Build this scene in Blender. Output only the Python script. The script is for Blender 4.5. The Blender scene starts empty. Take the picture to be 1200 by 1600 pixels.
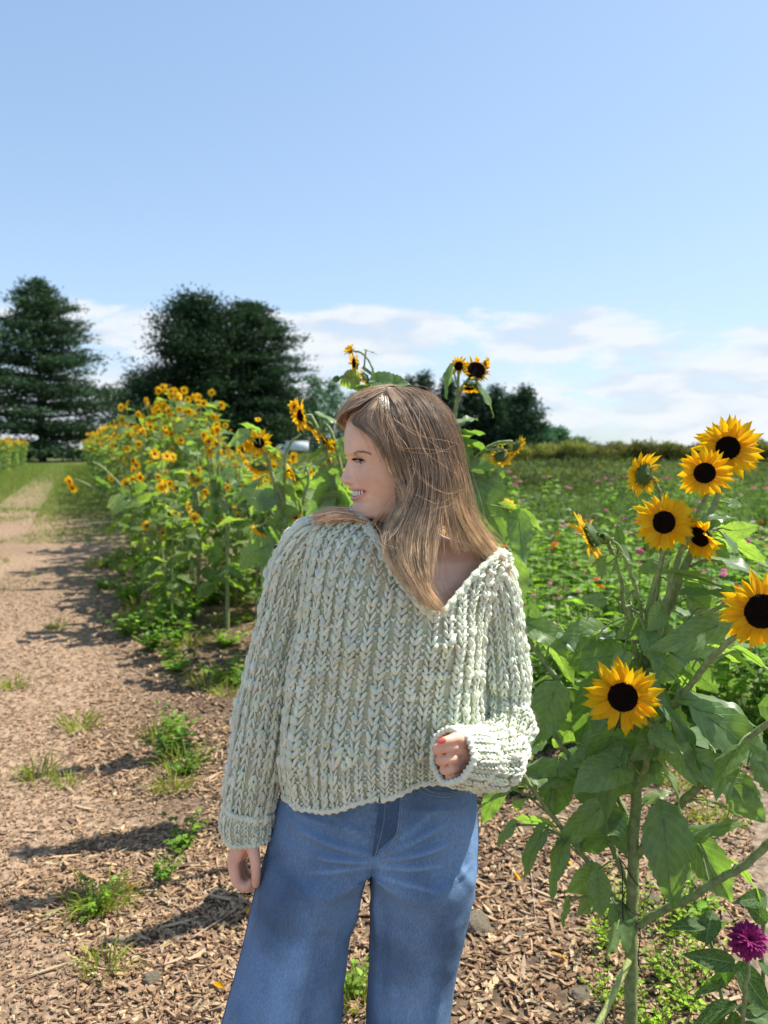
import bpy, math, random
import numpy as np
from mathutils import Vector, Matrix, Quaternion
from mathutils.bvhtree import BVHTree
from mathutils import noise as mnoise

SC = bpy.context.scene
COL = SC.collection
rad = math.radians
# ------------------------------------------------------------------ camera
CAM_Z = 1.55
PITCH = rad(4.76)
cd = bpy.data.cameras.new('camera')
cd.sensor_fit = 'VERTICAL'; cd.sensor_height = 36.0; cd.lens = 27.0
cd.clip_start = 0.05; cd.clip_end = 3000
cam = bpy.data.objects.new('camera', cd); COL.objects.link(cam)
cam.location = (0, 0, CAM_Z); cam.rotation_euler = (rad(90) - PITCH, 0, 0)
cd.dof.use_dof = True; cd.dof.focus_distance = 1.5; cd.dof.aperture_fstop = 4.5
SC.camera = cam
# ------------------------------------------------------------------ light
SUN_AZ = rad(70); SUN_EL = rad(57)
sundir = Vector((math.sin(SUN_AZ)*math.cos(SUN_EL), math.cos(SUN_AZ)*math.cos(SUN_EL), math.sin(SUN_EL)))
sl = bpy.data.lights.new('sun', 'SUN'); sl.energy = 4.9; sl.angle = rad(0.53); sl.color = (1.0, 0.95, 0.86)
sun = bpy.data.objects.new('sun', sl); COL.objects.link(sun)
sun.rotation_euler = sundir.to_track_quat('Z', 'Y').to_euler(); sun.location = sundir*50
W = bpy.data.worlds.new('World'); SC.world = W; W.use_nodes = True
nt = W.node_tree; nt.nodes.clear()
def nn(t, ty, **kw):
    n = t.nodes.new(ty)
    for k, v in kw.items(): setattr(n, k, v)
    return n
out = nn(nt, 'ShaderNodeOutputWorld'); bg = nn(nt, 'ShaderNodeBackground'); bg.inputs[1].default_value = 0.15
sky = nn(nt, 'ShaderNodeTexSky', sky_type='NISHITA'); sky.sun_disc = False
sky.sun_elevation = SUN_EL; sky.sun_rotation = SUN_AZ; sky.air_density = 1.0; sky.dust_density = .8; sky.ozone_density = 1.2; sky.altitude = 100
tc = nn(nt, 'ShaderNodeTexCoord'); sep = nn(nt, 'ShaderNodeSeparateXYZ'); nt.links.new(tc.outputs['Generated'], sep.inputs[0])
def mth(t, op, a, b=None, c=None, clamp=False):
    n = t.nodes.new('ShaderNodeMath'); n.operation = op; n.use_clamp = clamp
    for i, s in enumerate((a, b, c)):
        if s is None: continue
        if isinstance(s, (int, float)): n.inputs[i].default_value = s
        else: t.links.new(s, n.inputs[i])
    return n.outputs[0]
def rng(t, v, a, b, c, d, smooth=True):
    n = t.nodes.new('ShaderNodeMapRange'); n.interpolation_type = 'SMOOTHSTEP' if smooth else 'LINEAR'
    t.links.new(v, n.inputs[0])
    for i, x in zip((1, 2, 3, 4), (a, b, c, d)): n.inputs[i].default_value = x
    return n.outputs[0]
mp = nn(nt, 'ShaderNodeMapping'); mp.inputs['Scale'].default_value = (1, 1, 3.2); nt.links.new(tc.outputs['Generated'], mp.inputs[0])
mp.inputs['Location'].default_value = (0.3, 0.0, 0.1)
n1 = nn(nt, 'ShaderNodeTexNoise'); n1.inputs['Scale'].default_value = 4.2; n1.inputs['Detail'].default_value = 9; n1.inputs['Roughness'].default_value = 0.6
n1.inputs['Distortion'].default_value = 0.25
nt.links.new(mp.outputs[0], n1.inputs['Vector'])
# the cloud deck thickens towards the horizon on every side of the place
lowb = rng(nt, sep.outputs['Z'], 0.03, 0.115, 0.15, 0.12)
hib = rng(nt, sep.outputs['Z'], 0.15, 0.225, 0.0, -0.42)
m0 = mth(nt, 'ADD', n1.outputs['Fac'], mth(nt, 'ADD', lowb, hib))
mask = rng(nt, m0, 0.55, 0.66, 0.0, 0.9)
n3 = nn(nt, 'ShaderNodeTexNoise'); n3.inputs['Scale'].default_value = 11; n3.inputs['Detail'].default_value = 6; nt.links.new(mp.outputs[0], n3.inputs['Vector'])
cc = nn(nt, 'ShaderNodeMix', data_type='RGBA'); nt.links.new(rng(nt, n3.outputs['Fac'], .36, .6, 0, 1), cc.inputs[0]); cc.inputs[6].default_value = (2.75, 3.05, 3.45, 1); cc.inputs[7].default_value = (3.55, 3.7, 3.9, 1)
mask = mth(nt, 'MULTIPLY', mask, rng(nt, n3.outputs['Fac'], .28, .5, .45, 1.0))
mx = nn(nt, 'ShaderNodeMix', data_type='RGBA')
nt.links.new(mask, mx.inputs[0])
tint = nn(nt, 'ShaderNodeMix', data_type='RGBA', blend_type='MULTIPLY'); tint.inputs[0].default_value = 1.0
tint.inputs[7].default_value = (1.02, 1.06, 1.08, 1)
nt.links.new(sky.outputs[0], tint.inputs[6])
sv = nn(nt, 'ShaderNodeSeparateColor'); cv = nn(nt, 'ShaderNodeCombineColor'); nt.links.new(tint.outputs[2], sv.inputs[0])
for i_ in range(3): nt.links.new(mth(nt, 'DIVIDE', mth(nt, 'MULTIPLY', sv.outputs[i_], (1.26, 1.31, 1.36)[i_]), mth(nt, 'ADD', mth(nt, 'MULTIPLY', sv.outputs[i_], (.25, .21, .17)[i_]), 1.0)), cv.inputs[i_])
nt.links.new(cv.outputs[0], mx.inputs[6]); nt.links.new(cc.outputs[2], mx.inputs[7])
nt.links.new(mx.outputs[2], bg.inputs[0]); nt.links.new(bg.outputs[0], out.inputs[0])
SC.view_settings.view_transform = 'Standard'; SC.view_settings.look = 'None'
SC.view_settings.exposure = 0.80; SC.view_settings.gamma = 1.0; SC.view_settings.use_curve_mapping = False
SC.render.engine = 'CYCLES'
SC.cycles.max_bounces = 8; SC.cycles.transparent_max_bounces = 4; SC.cycles.diffuse_bounces = 4

# ------------------------------------------------------------------ helpers
cP, sP = math.cos(PITCH), math.sin(PITCH)
def at(px, py, d):
    """a point of the place: seen at (px,py) of the photograph, d metres down the field"""
    u = (px - 600)/1200.0; v = (800 - py)/1200.0
    y = cP + sP*v; z = -sP + cP*v; k = d/y
    return np.array((u*k, d, CAM_Z + z*k))
def gnd(px, py):
    u = (px - 600)/1200.0; v = (800 - py)/1200.0
    y = cP + sP*v; z = -sP + cP*v; k = -CAM_Z/z
    return np.array((u*k, y*k, 0.0))

class MB:
    def __init__(s): s.V = []; s.Q = []; s.T = []; s.C = []; s.U = []; s.n = 0; s.mq = []; s.mt = []
    def add(s, V, F, col=(1, 1, 1), uv=None, mi=0):
        V = np.asarray(V, float).reshape(-1, 3); F = np.asarray(F, int)
        if F.shape[1] == 4: s.Q.append(F + s.n); s.mq.append(np.full(len(F), mi))
        else: s.T.append(F + s.n); s.mt.append(np.full(len(F), mi))
        c = np.asarray(col, float)
        if c.ndim == 1: c = np.tile(c, (len(V), 1))
        s.C.append(c); s.U.append(np.zeros((len(V), 2)) if uv is None else np.asarray(uv, float).reshape(-1, 2))
        s.V.append(V); s.n += len(V)
    def mesh(s, name, mats, smooth=True):
        V = np.concatenate(s.V); C = np.concatenate(s.C); U = np.concatenate(s.U)
        Q = np.concatenate(s.Q) if s.Q else np.zeros((0, 4), int); T = np.concatenate(s.T) if s.T else np.zeros((0, 3), int)
        mi = np.concatenate(s.mq + s.mt) if (s.mq or s.mt) else np.zeros(0, int)
        me = bpy.data.meshes.new(name)
        me.vertices.add(len(V)); me.vertices.foreach_set('co', V.astype('f').ravel())
        loops = np.concatenate([Q.ravel(), T.ravel()]).astype('i')
        me.loops.add(len(loops)); me.loops.foreach_set('vertex_index', loops)
        tot = np.concatenate([np.full(len(Q), 4), np.full(len(T), 3)]).astype('i')
        me.polygons.add(len(tot)); me.polygons.foreach_set('loop_start', np.concatenate([[0], np.cumsum(tot)[:-1]]).astype('i'))
        try: me.polygons.foreach_set('loop_total', tot)
        except Exception: pass
        me.polygons.foreach_set('material_index', mi.astype('i'))
        me.polygons.foreach_set('use_smooth', np.full(len(tot), smooth))
        ul = me.uv_layers.new(name='UVMap'); ul.data.foreach_set('uv', U[loops].astype('f').ravel())
        ca = me.color_attributes.new('tint', 'FLOAT_COLOR', 'POINT')
        ca.data.foreach_set('color', np.concatenate([C, np.ones((len(C), 1))], 1).astype('f').ravel())
        me.update(calc_edges=True)
        for m in (mats if isinstance(mats, (list, tuple)) else [mats]): me.materials.append(m)
        return me
    def build(s, name, mats, parent=None, smooth=True, **kw):
        return ob(name, s.mesh(name, mats, smooth), parent, **kw)
def ob(name, data, parent=None, loc=None, mat=None, **kw):
    o = bpy.data.objects.new(name, data); COL.objects.link(o)
    if parent is not None: o.parent = parent
    if loc is not None: o.location = loc
    if mat is not None: o.matrix_local = mat
    for k, v in kw.items():
        if v is not None: o[{'cat': 'category'}.get(k, k)] = v
    return o
def copy_tree(o, parent=None):
    c = o.copy(); COL.objects.link(c)
    if parent is not None: c.parent = parent
    for ch in o.children: copy_tree(ch, c)
    return c
def gridF(nv, nu, wrap=False):
    a = np.arange(nv - 1)[:, None]*nu; b = np.arange(nu if wrap else nu - 1)[None, :]; b2 = (b + 1) % nu
    return np.stack([a + b, a + b2, a + nu + b2, a + nu + b], -1).reshape(-1, 4)
def gridUV(nv, nu):
    return np.stack(np.meshgrid(np.linspace(0, 1, nu), np.linspace(0, 1, nv)), -1).reshape(-1, 2)
def nrm(a): return a/np.maximum(np.linalg.norm(a, axis=-1, keepdims=True), 1e-9)
def resample(P, n, smooth=True):
    P = np.asarray(P, float)
    if len(P) > 2 and smooth:      # Catmull-Rom
        Q = np.vstack([2*P[0] - P[1], P, 2*P[-1] - P[-2]]); o = []
        for i in range(1, len(Q) - 2):
            for t in np.linspace(0, 1, 8, endpoint=False):
                p0, p1, p2, p3 = Q[i-1:i+3]
                o.append(.5*((2*p1) + (-p0 + p2)*t + (2*p0 - 5*p1 + 4*p2 - p3)*t*t + (-p0 + 3*p1 - 3*p2 + p3)*t**3))
        o.append(P[-1]); P = np.array(o)
    d = np.concatenate([[0], np.cumsum(np.linalg.norm(np.diff(P[:, :3], axis=0), axis=1))]); s = np.linspace(0, d[-1], n)
    return np.stack([np.interp(s, d, P[:, k]) for k in range(P.shape[1])], 1)
def tube(P, R, segs=6, n=None, up=(0.13, 0.2, 1)):
    P = np.asarray(P, float); R = np.broadcast_to(np.asarray(R, float), (len(P),)) if np.ndim(R) < 2 else np.asarray(R)
    if n:
        A = resample(np.column_stack([P, R]), n); P, R = A[:, :3], A[:, 3]
    T = nrm(np.gradient(P, axis=0)); u0 = nrm(np.array(up, float)); N = np.zeros_like(P)
    a = np.cross(T[0], u0)
    if np.linalg.norm(a) < .1: a = np.cross(T[0], (1, 0, 0))
    N[0] = nrm(a)
    for i in range(1, len(P)):
        a = N[i-1] - T[i]*np.dot(N[i-1], T[i]); N[i] = nrm(a)
    B = np.cross(T, N); th = np.linspace(0, 2*np.pi, segs, endpoint=False)
    V = P[:, None] + R[:, None, None]*(N[:, None]*np.cos(th)[None, :, None] + B[:, None]*np.sin(th)[None, :, None])
    return V.reshape(-1, 3), gridF(len(P), segs, True)
def add_tube(mb, P, R, segs=6, n=None, col=(1, 1, 1), mi=0, cap=True):
    V, F = tube(P, R, segs, n); k = len(V)//segs
    uv = np.stack([np.tile(np.arange(segs)/segs, k), np.repeat(np.arange(k), segs)*.1], 1)
    mb.add(V, F, col, uv, mi)
    if cap:
        for r in (0, k - 1):
            ring = V[r*segs:(r+1)*segs]; c = ring.mean(0)
            f = [(i, (i+1) % segs, segs) if r else ((i+1) % segs, i, segs) for i in range(segs)]
            mb.add(np.vstack([ring, c]), np.array(f), col, None, mi)
def frame(y, zhint):
    y = nrm(np.asarray(y, float)); z = np.asarray(zhint, float); z = nrm(z - y*np.dot(z, y)); x = np.cross(y, z)
    return x, y, z
def mat4(o, x, y, z, s=1.0):
    s = (s, s, s) if np.ndim(s) == 0 else s
    return Matrix(((x[0]*s[0], y[0]*s[1], z[0]*s[2], o[0]), (x[1]*s[0], y[1]*s[1], z[1]*s[2], o[1]), (x[2]*s[0], y[2]*s[1], z[2]*s[2], o[2]), (0, 0, 0, 1)))
def vnoise(P, scale, seed=0):
    """cheap smooth value noise, vectorised"""
    P = np.asarray(P, float)*scale + seed*17.31; I = np.floor(P).astype(np.int64); f = P - I; f = f*f*(3 - 2*f)
    def h(i):
        n = (i[..., 0]*73856093) ^ (i[..., 1]*19349663) ^ ((i[..., 2] if i.shape[-1] > 2 else 0)*83492791)
        n = (n ^ (n >> 13))*1274126177; n = n ^ (n >> 16)
        return (n & 0xffff)/65535.0
    D = P.shape[-1]; r = 0
    for c in range(2**D):
        b = np.array([(c >> k) & 1 for k in range(D)]); w = np.prod(np.where(b, f, 1 - f), -1); r = r + w*h(I + b)
    return r*2 - 1
def sstep(x, a, b):
    t = np.clip((x - a)/(b - a), 0, 1); return t*t*(3 - 2*t)

# ------------------------------------------------------------------ materials
def mat(name, col, rough=.6, spec=.3, var=.12, vscale=8, attr=False, transl=None, bump=0, bscale=60, col2=None, objvar=0, sss=0, coat=0, uvveins=False, tfac=.4):
    m = bpy.data.materials.new(name); m.use_nodes = True; t = m.node_tree; t.nodes.clear()
    o = nn(t, 'ShaderNodeOutputMaterial'); p = nn(t, 'ShaderNodeBsdfPrincipled')
    p.inputs['Roughness'].default_value = rough; p.inputs['Specular IOR Level'].default_value = spec
    tc = nn(t, 'ShaderNodeTexCoord'); nz = nn(t, 'ShaderNodeTexNoise'); nz.inputs['Scale'].default_value = vscale; nz.inputs['Detail'].default_value = 5
    t.links.new(tc.outputs['Object'], nz.inputs['Vector'])
    mix = nn(t, 'ShaderNodeMix', data_type='RGBA'); c2 = col2 or tuple(c*(1 - 2.2*var) for c in col)
    fac = rng(t, nz.outputs['Fac'], .35, .65, 0, 1)
    t.links.new(fac, mix.inputs[0])
    mix.inputs[6].default_value = (*c2, 1); mix.inputs[7].default_value = (*(tuple(c*(1 + var) for c in col) if not col2 else col), 1)
    cur = mix.outputs[2]
    if uvveins:
        sp = nn(t, 'ShaderNodeSeparateXYZ'); t.links.new(tc.outputs['UV'], sp.inputs[0])
        ax = mth(t, 'ABSOLUTE', mth(t, 'SUBTRACT', sp.outputs[0], .5))
        mid = rng(t, ax, .008, .022, 1, 0)
        ph = mth(t, 'SUBTRACT', mth(t, 'MULTIPLY', sp.outputs[1], 7.0), mth(t, 'MULTIPLY', ax, 6.0))
        fr = mth(t, 'ABSOLUTE', mth(t, 'SUBTRACT', mth(t, 'FRACT', ph), .5))
        side = rng(t, fr, .0, .07, .75, 0)
        v = mth(t, 'MAXIMUM', mid, side)
        m2 = nn(t, 'ShaderNodeMix', data_type='RGBA'); t.links.new(mth(t, 'MULTIPLY', v, .62), m2.inputs[0]); t.links.new(cur, m2.inputs[6])
        m2.inputs[7].default_value = (.30, .42, .16, 1); cur = m2.outputs[2]
        hgt = mth(t, 'SUBTRACT', mth(t, 'MULTIPLY', nz.outputs['Fac'], .5), mth(t, 'MULTIPLY', v, .35))
    if attr:
        a = nn(t, 'ShaderNodeAttribute', attribute_name='tint'); m3 = nn(t, 'ShaderNodeMix', data_type='RGBA', blend_type='MULTIPLY')
        m3.inputs[0].default_value = 1; t.links.new(cur, m3.inputs[6]); t.links.new(a.outputs['Color'], m3.inputs[7]); cur = m3.outputs[2]
    if objvar:
        oi = nn(t, 'ShaderNodeObjectInfo'); hs = nn(t, 'ShaderNodeHueSaturation')
        t.links.new(rng(t, oi.outputs['Random'], 0, 1, 1 - objvar, 1 + objvar, False), hs.inputs['Value'])
        t.links.new(rng(t, oi.outputs['Random'], 0, 1, .5 + .025*objvar*3, .5 - .025*objvar*3, False), hs.inputs['Hue'])
        t.links.new(cur, hs.inputs['Color']); cur = hs.outputs[0]
    t.links.new(cur, p.inputs['Base Color'])
    if sss:
        p.inputs['Subsurface Weight'].default_value = sss; p.inputs['Subsurface Radius'].default_value = (1, .35, .2); p.inputs['Subsurface Scale'].default_value = .008
    if coat: p.inputs['Coat Weight'].default_value = coat
    if bump:
        b = nn(t, 'ShaderNodeBump'); b.inputs['Strength'].default_value = bump; b.inputs['Distance'].default_value = .01 if not uvveins else .003
        if uvveins: t.links.new(hgt, b.inputs['Height'])
        else:
            n2 = nn(t, 'ShaderNodeTexNoise'); n2.inputs['Scale'].default_value = bscale; n2.inputs['Detail'].default_value = 6; t.links.new(tc.outputs['Object'], n2.inputs['Vector'])
            t.links.new(n2.outputs['Fac'], b.inputs['Height'])
        t.links.new(b.outputs[0], p.inputs['Normal'])
    if transl:
        tr = nn(t, 'ShaderNodeBsdfTranslucent'); mt = nn(t, 'ShaderNodeMix', data_type='RGBA', blend_type='MULTIPLY'); mt.inputs[0].default_value = 1
        t.links.new(cur, mt.inputs[6]); mt.inputs[7].default_value = (*transl, 1); t.links.new(mt.outputs[2], tr.inputs[0])
        ms = nn(t, 'ShaderNodeMixShader'); ms.inputs[0].default_value = tfac; t.links.new(p.outputs[0], ms.inputs[1]); t.links.new(tr.outputs[0], ms.inputs[2])
        t.links.new(ms.outputs[0], o.inputs[0])
    else: t.links.new(p.outputs[0], o.inputs[0])
    return m
M = {}
M['leaf'] = mat('sunflower_leaf', (.13, .205, .08), .42, .65, .07, 9, transl=(2.6, 2.9, .7), uvveins=True, bump=.55, objvar=.16, tfac=.4)
M['rowleaf'] = mat('row_leaf', (.145, .215, .062), .5, .4, .2, 12, transl=(2.4, 2.5, .9), objvar=.22, tfac=.48)
M['stem'] = mat('sunflower_stem', (.23, .29, .11), .65, .3, .12, 60, bump=.3, bscale=300, attr=True)
M['petal'] = mat('ray_petal', (.90, .60, .010), .55, .2, .06, 40, transl=(1.1, 1.0, .8), attr=True, tfac=.45, bump=.3, bscale=150)
M['disc'] = mat('seed_disc', (.028, .014, .009), .85, .1, .5, 250, bump=1.0, bscale=420, attr=True)
M['sepal'] = mat('sepal_green', (.13, .20, .06), .6, .3, .2, 60, transl=(1.8, 2, .7), attr=True, tfac=.3)
M['zleaf'] = mat('zinnia_leaf', (.15, .25, .045), .55, .35, .2, 10, transl=(2.2, 2.5, .8), attr=True, objvar=.15, tfac=.42)
M['zflower'] = mat('zinnia_petal', (1, 1, 1), .6, .2, .04, 60, attr=True, transl=(1, 1, 1), tfac=.3)
M['grass'] = mat('grass_blade', (.13, .20, .05), .55, .3, .2, 6, attr=True, transl=(1.8, 1.9, .8), tfac=.35)
M['chip'] = mat('wood_chip', (.64, .575, .465), .8, .2, .15, 60, attr=True, bump=.4, bscale=200)
M['bark'] = mat('tree_bark', (.09, .07, .055), .9, .1, .3, 3, bump=.8, bscale=9)
M['pine'] = mat('pine_needles', (.034, .064, .032), .7, .2, .2, .8, attr=True, transl=(1.3, 1.5, .8), tfac=.22)
M['farfield'] = mat('field_foliage', (.10, .14, .052), .65, .25, .25, .5, attr=True, transl=(1.8, 1.9, .8), tfac=.35)
# ------------------------------------------------------------------ ground
rs = np.random.RandomState(7)
def geo(a, b, step, g):
    o = [a]
    while o[-1] < b: o.append(o[-1] + step); step *= g
    return np.array(o)
def hgt(x, y):
    x = np.asarray(x, float); y = np.asarray(y, float); P = np.stack([x, y], -1)
    s = x + .4*y
    rough = .25 + .75*sstep(s, -.1, .7)
    h = (.020*vnoise(P, 1.7, 1) + .014*vnoise(P, 5, 2) + .008*vnoise(P, 13, 3))*rough
    h = h + .03*sstep(s, .0, .9)*(1 - sstep(y, 12, 20))
    return h*(1 - sstep(y, 25, 60))
xs = np.concatenate([-geo(30, 1600, 1.5, 1.25)[::-1], np.arange(-29.8, -6, .2), np.arange(-6, 5, .06), np.arange(5, 30, .5), geo(30.5, 1600, 1.5, 1.25)])
ys = np.concatenate([-geo(.8, 300, .5, 1.35)[::-1], np.arange(-.4, 1.6, .3), np.arange(1.7, 10, .06), geo(10.1, 2200, .1, 1.055)])
GX, GY = np.meshgrid(xs, ys); GZ = hgt(GX, GY)
P2 = np.stack([GX, GY], -1)
s_ = GX + .4*GY
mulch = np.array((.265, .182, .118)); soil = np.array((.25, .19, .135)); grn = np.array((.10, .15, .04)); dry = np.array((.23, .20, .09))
n_a = vnoise(P2, .9, 5); n_b = vnoise(P2, .35, 6); n_c = vnoise(P2, 3.1, 8)
g_path = sstep(GY + 6*n_b + 3*n_a, 15, 23)*(1 - .75*sstep(-np.abs(s_ + 1.55 + .25*n_a), -.75, -.25)*(1 - sstep(GY, 30, 60)))
g_left = sstep(-s_, 2.2, 3.0)*sstep(GY, 9, 14)
g_right = sstep(GX - .05*GY + .8*n_a, 1.0, 1.8)*sstep(GY + 1.2*n_a, 5.2, 6.6)*.55 + sstep(GY, 16, 24)*sstep(s_, 2.5, 4)
gm = np.clip(np.maximum(np.maximum(g_path, g_left), g_right), 0, 1)[..., None]
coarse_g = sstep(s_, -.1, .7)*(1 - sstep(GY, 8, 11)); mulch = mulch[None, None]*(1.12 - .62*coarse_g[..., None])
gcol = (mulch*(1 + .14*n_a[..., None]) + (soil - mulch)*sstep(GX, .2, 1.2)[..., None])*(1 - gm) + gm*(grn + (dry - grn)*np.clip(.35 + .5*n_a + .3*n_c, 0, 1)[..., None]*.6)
M['ground'] = mat('bark_mulch_ground', (1, 1, 1), .95, .1, .2, 28, attr=True, bump=1.0, bscale=55)
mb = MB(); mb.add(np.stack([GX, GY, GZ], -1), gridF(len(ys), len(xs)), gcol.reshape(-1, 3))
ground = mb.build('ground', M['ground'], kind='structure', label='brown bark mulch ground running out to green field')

# wood chips ---------------------------------------------------------
def chip_cols(n):
    base = np.array([(.62, .44, .31), (.50, .35, .25), (.72, .56, .40), (.38, .26, .19), (.55, .45, .36), (.80, .68, .50), (.24, .16, .12)])
    return base[rs.choice(7, n, p=[.22, .20, .12, .18, .1, .05, .13])]*rs.uniform(.8, 1.15, (n, 1))
def chips(n, yr, xr, L, Wd, T, power=1.0, keep=None):
    y = yr[0]*(yr[1]/yr[0])**(rs.rand(n)**power); x = (rs.rand(n)*(xr[1] - xr[0]) + xr[0])*y
    if keep is not None:
        k = keep(x, y); x, y = x[k], y[k]; n = len(x)
    l = rs.uniform(L[0], L[1], n)*rs.uniform(.5, 1, n)/2; w = rs.uniform(Wd[0], Wd[1], n)/2; t = rs.uniform(T[0], T[1], n)/2
    tmpl = np.array([(-1, -.55, -1), (-.75, .8, -1), (1, .45, -1), (.7, -.9, -1), (-1, -.55, .8), (-.75, .8, 1), (1, .45, .6), (.7, -.9, 1)], float)
    V = tmpl[None]*np.stack([l, w, t], -1)[:, None] + rs.uniform(-.15, .15, (n, 8, 3))*np.stack([l, w, t], -1)[:, None]
    V[:, :, 2] += (V[:, :, 0]**2)*rs.uniform(-6, 6, n)[:, None]
    az = rs.rand(n)*2*np.pi; ti = rs.normal(0, .28, n); ro = rs.normal(0, .3, n)
    c, s = np.cos(ro), np.sin(ro); Y = V[..., 1]*c[:, None] - V[..., 2]*s[:, None]; Z = V[..., 1]*s[:, None] + V[..., 2]*c[:, None]; X = V[..., 0]
    c, s = np.cos(ti), np.sin(ti); X2 = X*c[:, None] - Z*s[:, None]; Z2 = X*s[:, None] + Z*c[:, None]
    c, s = np.cos(az), np.sin(az); X3 = X2*c[:, None] - Y*s[:, None]; Y3 = X2*s[:, None] + Y*c[:, None]
    z0 = hgt(x, y) + t + rs.uniform(0, .006, n)
    O = np.stack([X3 + x[:, None], Y3 + y[:, None], Z2 + z0[:, None]], -1)
    F = np.array([(4, 5, 6, 7), (0, 1, 5, 4), (1, 2, 6, 5), (2, 3, 7, 6), (3, 0, 4, 7)])[:, ::-1]
    FF = (F[None] + 8*np.arange(n)[:, None, None]).reshape(-1, 4)
    return O, FF, np.repeat(chip_cols(n), 8, 0)
mb = MB()
coarse = lambda x, y: (x + .4*y) > .1 + .5*vnoise(np.stack([x, y], -1), 1.3, 9)
fine = lambda x, y: (x + .4*y) < .8
for a in ((17000, (1.9, 4.2), (-.55, .5), (.02, .078), (.006, .017), (.002, .007), .9, coarse),
          (13000, (1.9, 4.5), (-.55, .1), (.012, .032), (.004, .010), (.002, .004), .9, fine),
          (10000, (3.6, 10), (-.55, .5), (.03, .095), (.008, .024), (.003, .007), .7, coarse),
          (7000, (3.8, 9.0), (-.55, 0), (.02, .05), (.008, .016), (.003, .005), .7, fine)):
    O, F, C = chips(*a); mb.add(O, F, C)
mb.build('mulch', M['chip'], kind='stuff', label='brown wood chip mulch scattered over the ground', smooth=False)
# the largest single chips, each a piece of the ground
vars_ = []
for i in range(8):
    b = MB(); L = .5; bend = rs.uniform(-.2, .2)
    tt = np.linspace(-1, 1, 5); ww = np.array([.5, .95, 1, .85, .35])*rs.uniform(.8, 1.2, 5)
    V = []
    for z in (-1, 1):
        for q in (-1, 1):
            V += [(t, q*w*.5 + bend*(1 - t*t), z*.5 + .3*t*t) for t, w in zip(tt, ww)]
    V = np.array(V)*(.5, .12, .035)
    i5 = np.arange(4)
    F = np.concatenate([np.stack([a + i5, a + i5 + 1, b_ + i5 + 1, b_ + i5], -1) for a, b_ in ((10, 15), (5, 0), (0, 10), (15, 5))] + [np.array([(0, 5, 15, 10), (4, 14, 19, 9)])])
    b.add(V, F, chip_cols(1)[0]*1.25); vars_.append(b.mesh('wood_chip', M['chip'], False))
for i in range(260):
    y = 2.05*(1.9**rs.rand()); x = rs.uniform(-.5, .45)*y
    if x + .4*y < -.1 and rs.rand() < .6: continue
    sz = rs.uniform(.05, .12); e = Matrix.Translation((x, y, float(hgt(x, y)) + .008)) @ Matrix.Rotation(rs.rand()*6.28, 4, 'Z') @ Matrix.Rotation(rs.normal(0, .2), 4, 'Y') @ Matrix.Rotation(rs.normal(0, .3), 4, 'X') @ Matrix.Diagonal((sz, sz*rs.uniform(.6, 1.3), sz, 1))
    ob('wood_chip', vars_[i % 8], ground, mat=e)

# generic leaf-mass scatter -------------------------------------------
def blades(mb, P, L, Wd, D, col, tri=False, curl=0.0):
    """P roots, L lengths, D unit directions"""
    n = len(P); side = nrm(np.cross(D, nrm(rs.normal(size=(n, 3))))); L = np.broadcast_to(L, (n,))[:, None]; Wd = np.broadcast_to(Wd, (n,))[:, None]
    tip = P + D*L; tip[:, 2] -= (curl*L[:, 0])
    if tri:
        V = np.stack([P - side*Wd/2, P + side*Wd/2, tip], 1); F = np.arange(3*n).reshape(-1, 3); k = 3
    else:
        mid = P + D*L*.45 + np.array((0, 0, 1.))*curl*L*.3
        V = np.stack([P, mid - side*Wd/2, tip, mid + side*Wd/2], 1); F = np.arange(4*n).reshape(-1, 4); k = 4
    mb.add(V.reshape(-1, 3), F, np.repeat(col, k, 0))
def rdir(n, up=.3):
    d = rs.normal(size=(n, 3)); d[:, 2] = np.abs(d[:, 2])*.6 + up; return nrm(d)
def cvar(n, c, v=.2, yel=.0):
    c = np.array(c)*rs.uniform(1 - v, 1 + v, (n, 1)); c = c*(1 + rs.uniform(-.08, .08, (n, 3))); c[:, 0] *= 1 + yel*rs.rand(n); return c
# grass over the path and its edges
n = 130000; y = 8.0*(75/8.0)**(rs.rand(n)**.9); s = rs.uniform(-6, 1.4, n); x = s - .4*y
Pn = np.stack([x, y], -1)
dens = np.where((s > -2.15) & (s < -.95), .14 + .22*sstep(y, 24, 45), .85)*sstep(y + 5*vnoise(Pn, .6, 11), 11, 20) + .95*(vnoise(Pn, .8, 12) > .12)*(y < 20)*(s > -2.4)*.55
dens = np.where((s > .1) & (y < 16), np.maximum(dens, .6*(vnoise(Pn, 1.1, 13) > -.05)), dens)
k = rs.rand(n) < dens; x, y = x[k], y[k]; n = len(x)
mb = MB(); sc = np.clip(y/11, 1, 4)
blades(mb, np.stack([x, y, hgt(x, y)], -1), rs.uniform(.04, .11, n)*sc**.35, .007*sc, rdir(n, .9), cvar(n, (1.15, 1.1, .95), .25, .35), tri=True)
mb.build('grass', M['grass'], kind='stuff', label='short green grass growing along the dirt path')

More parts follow.
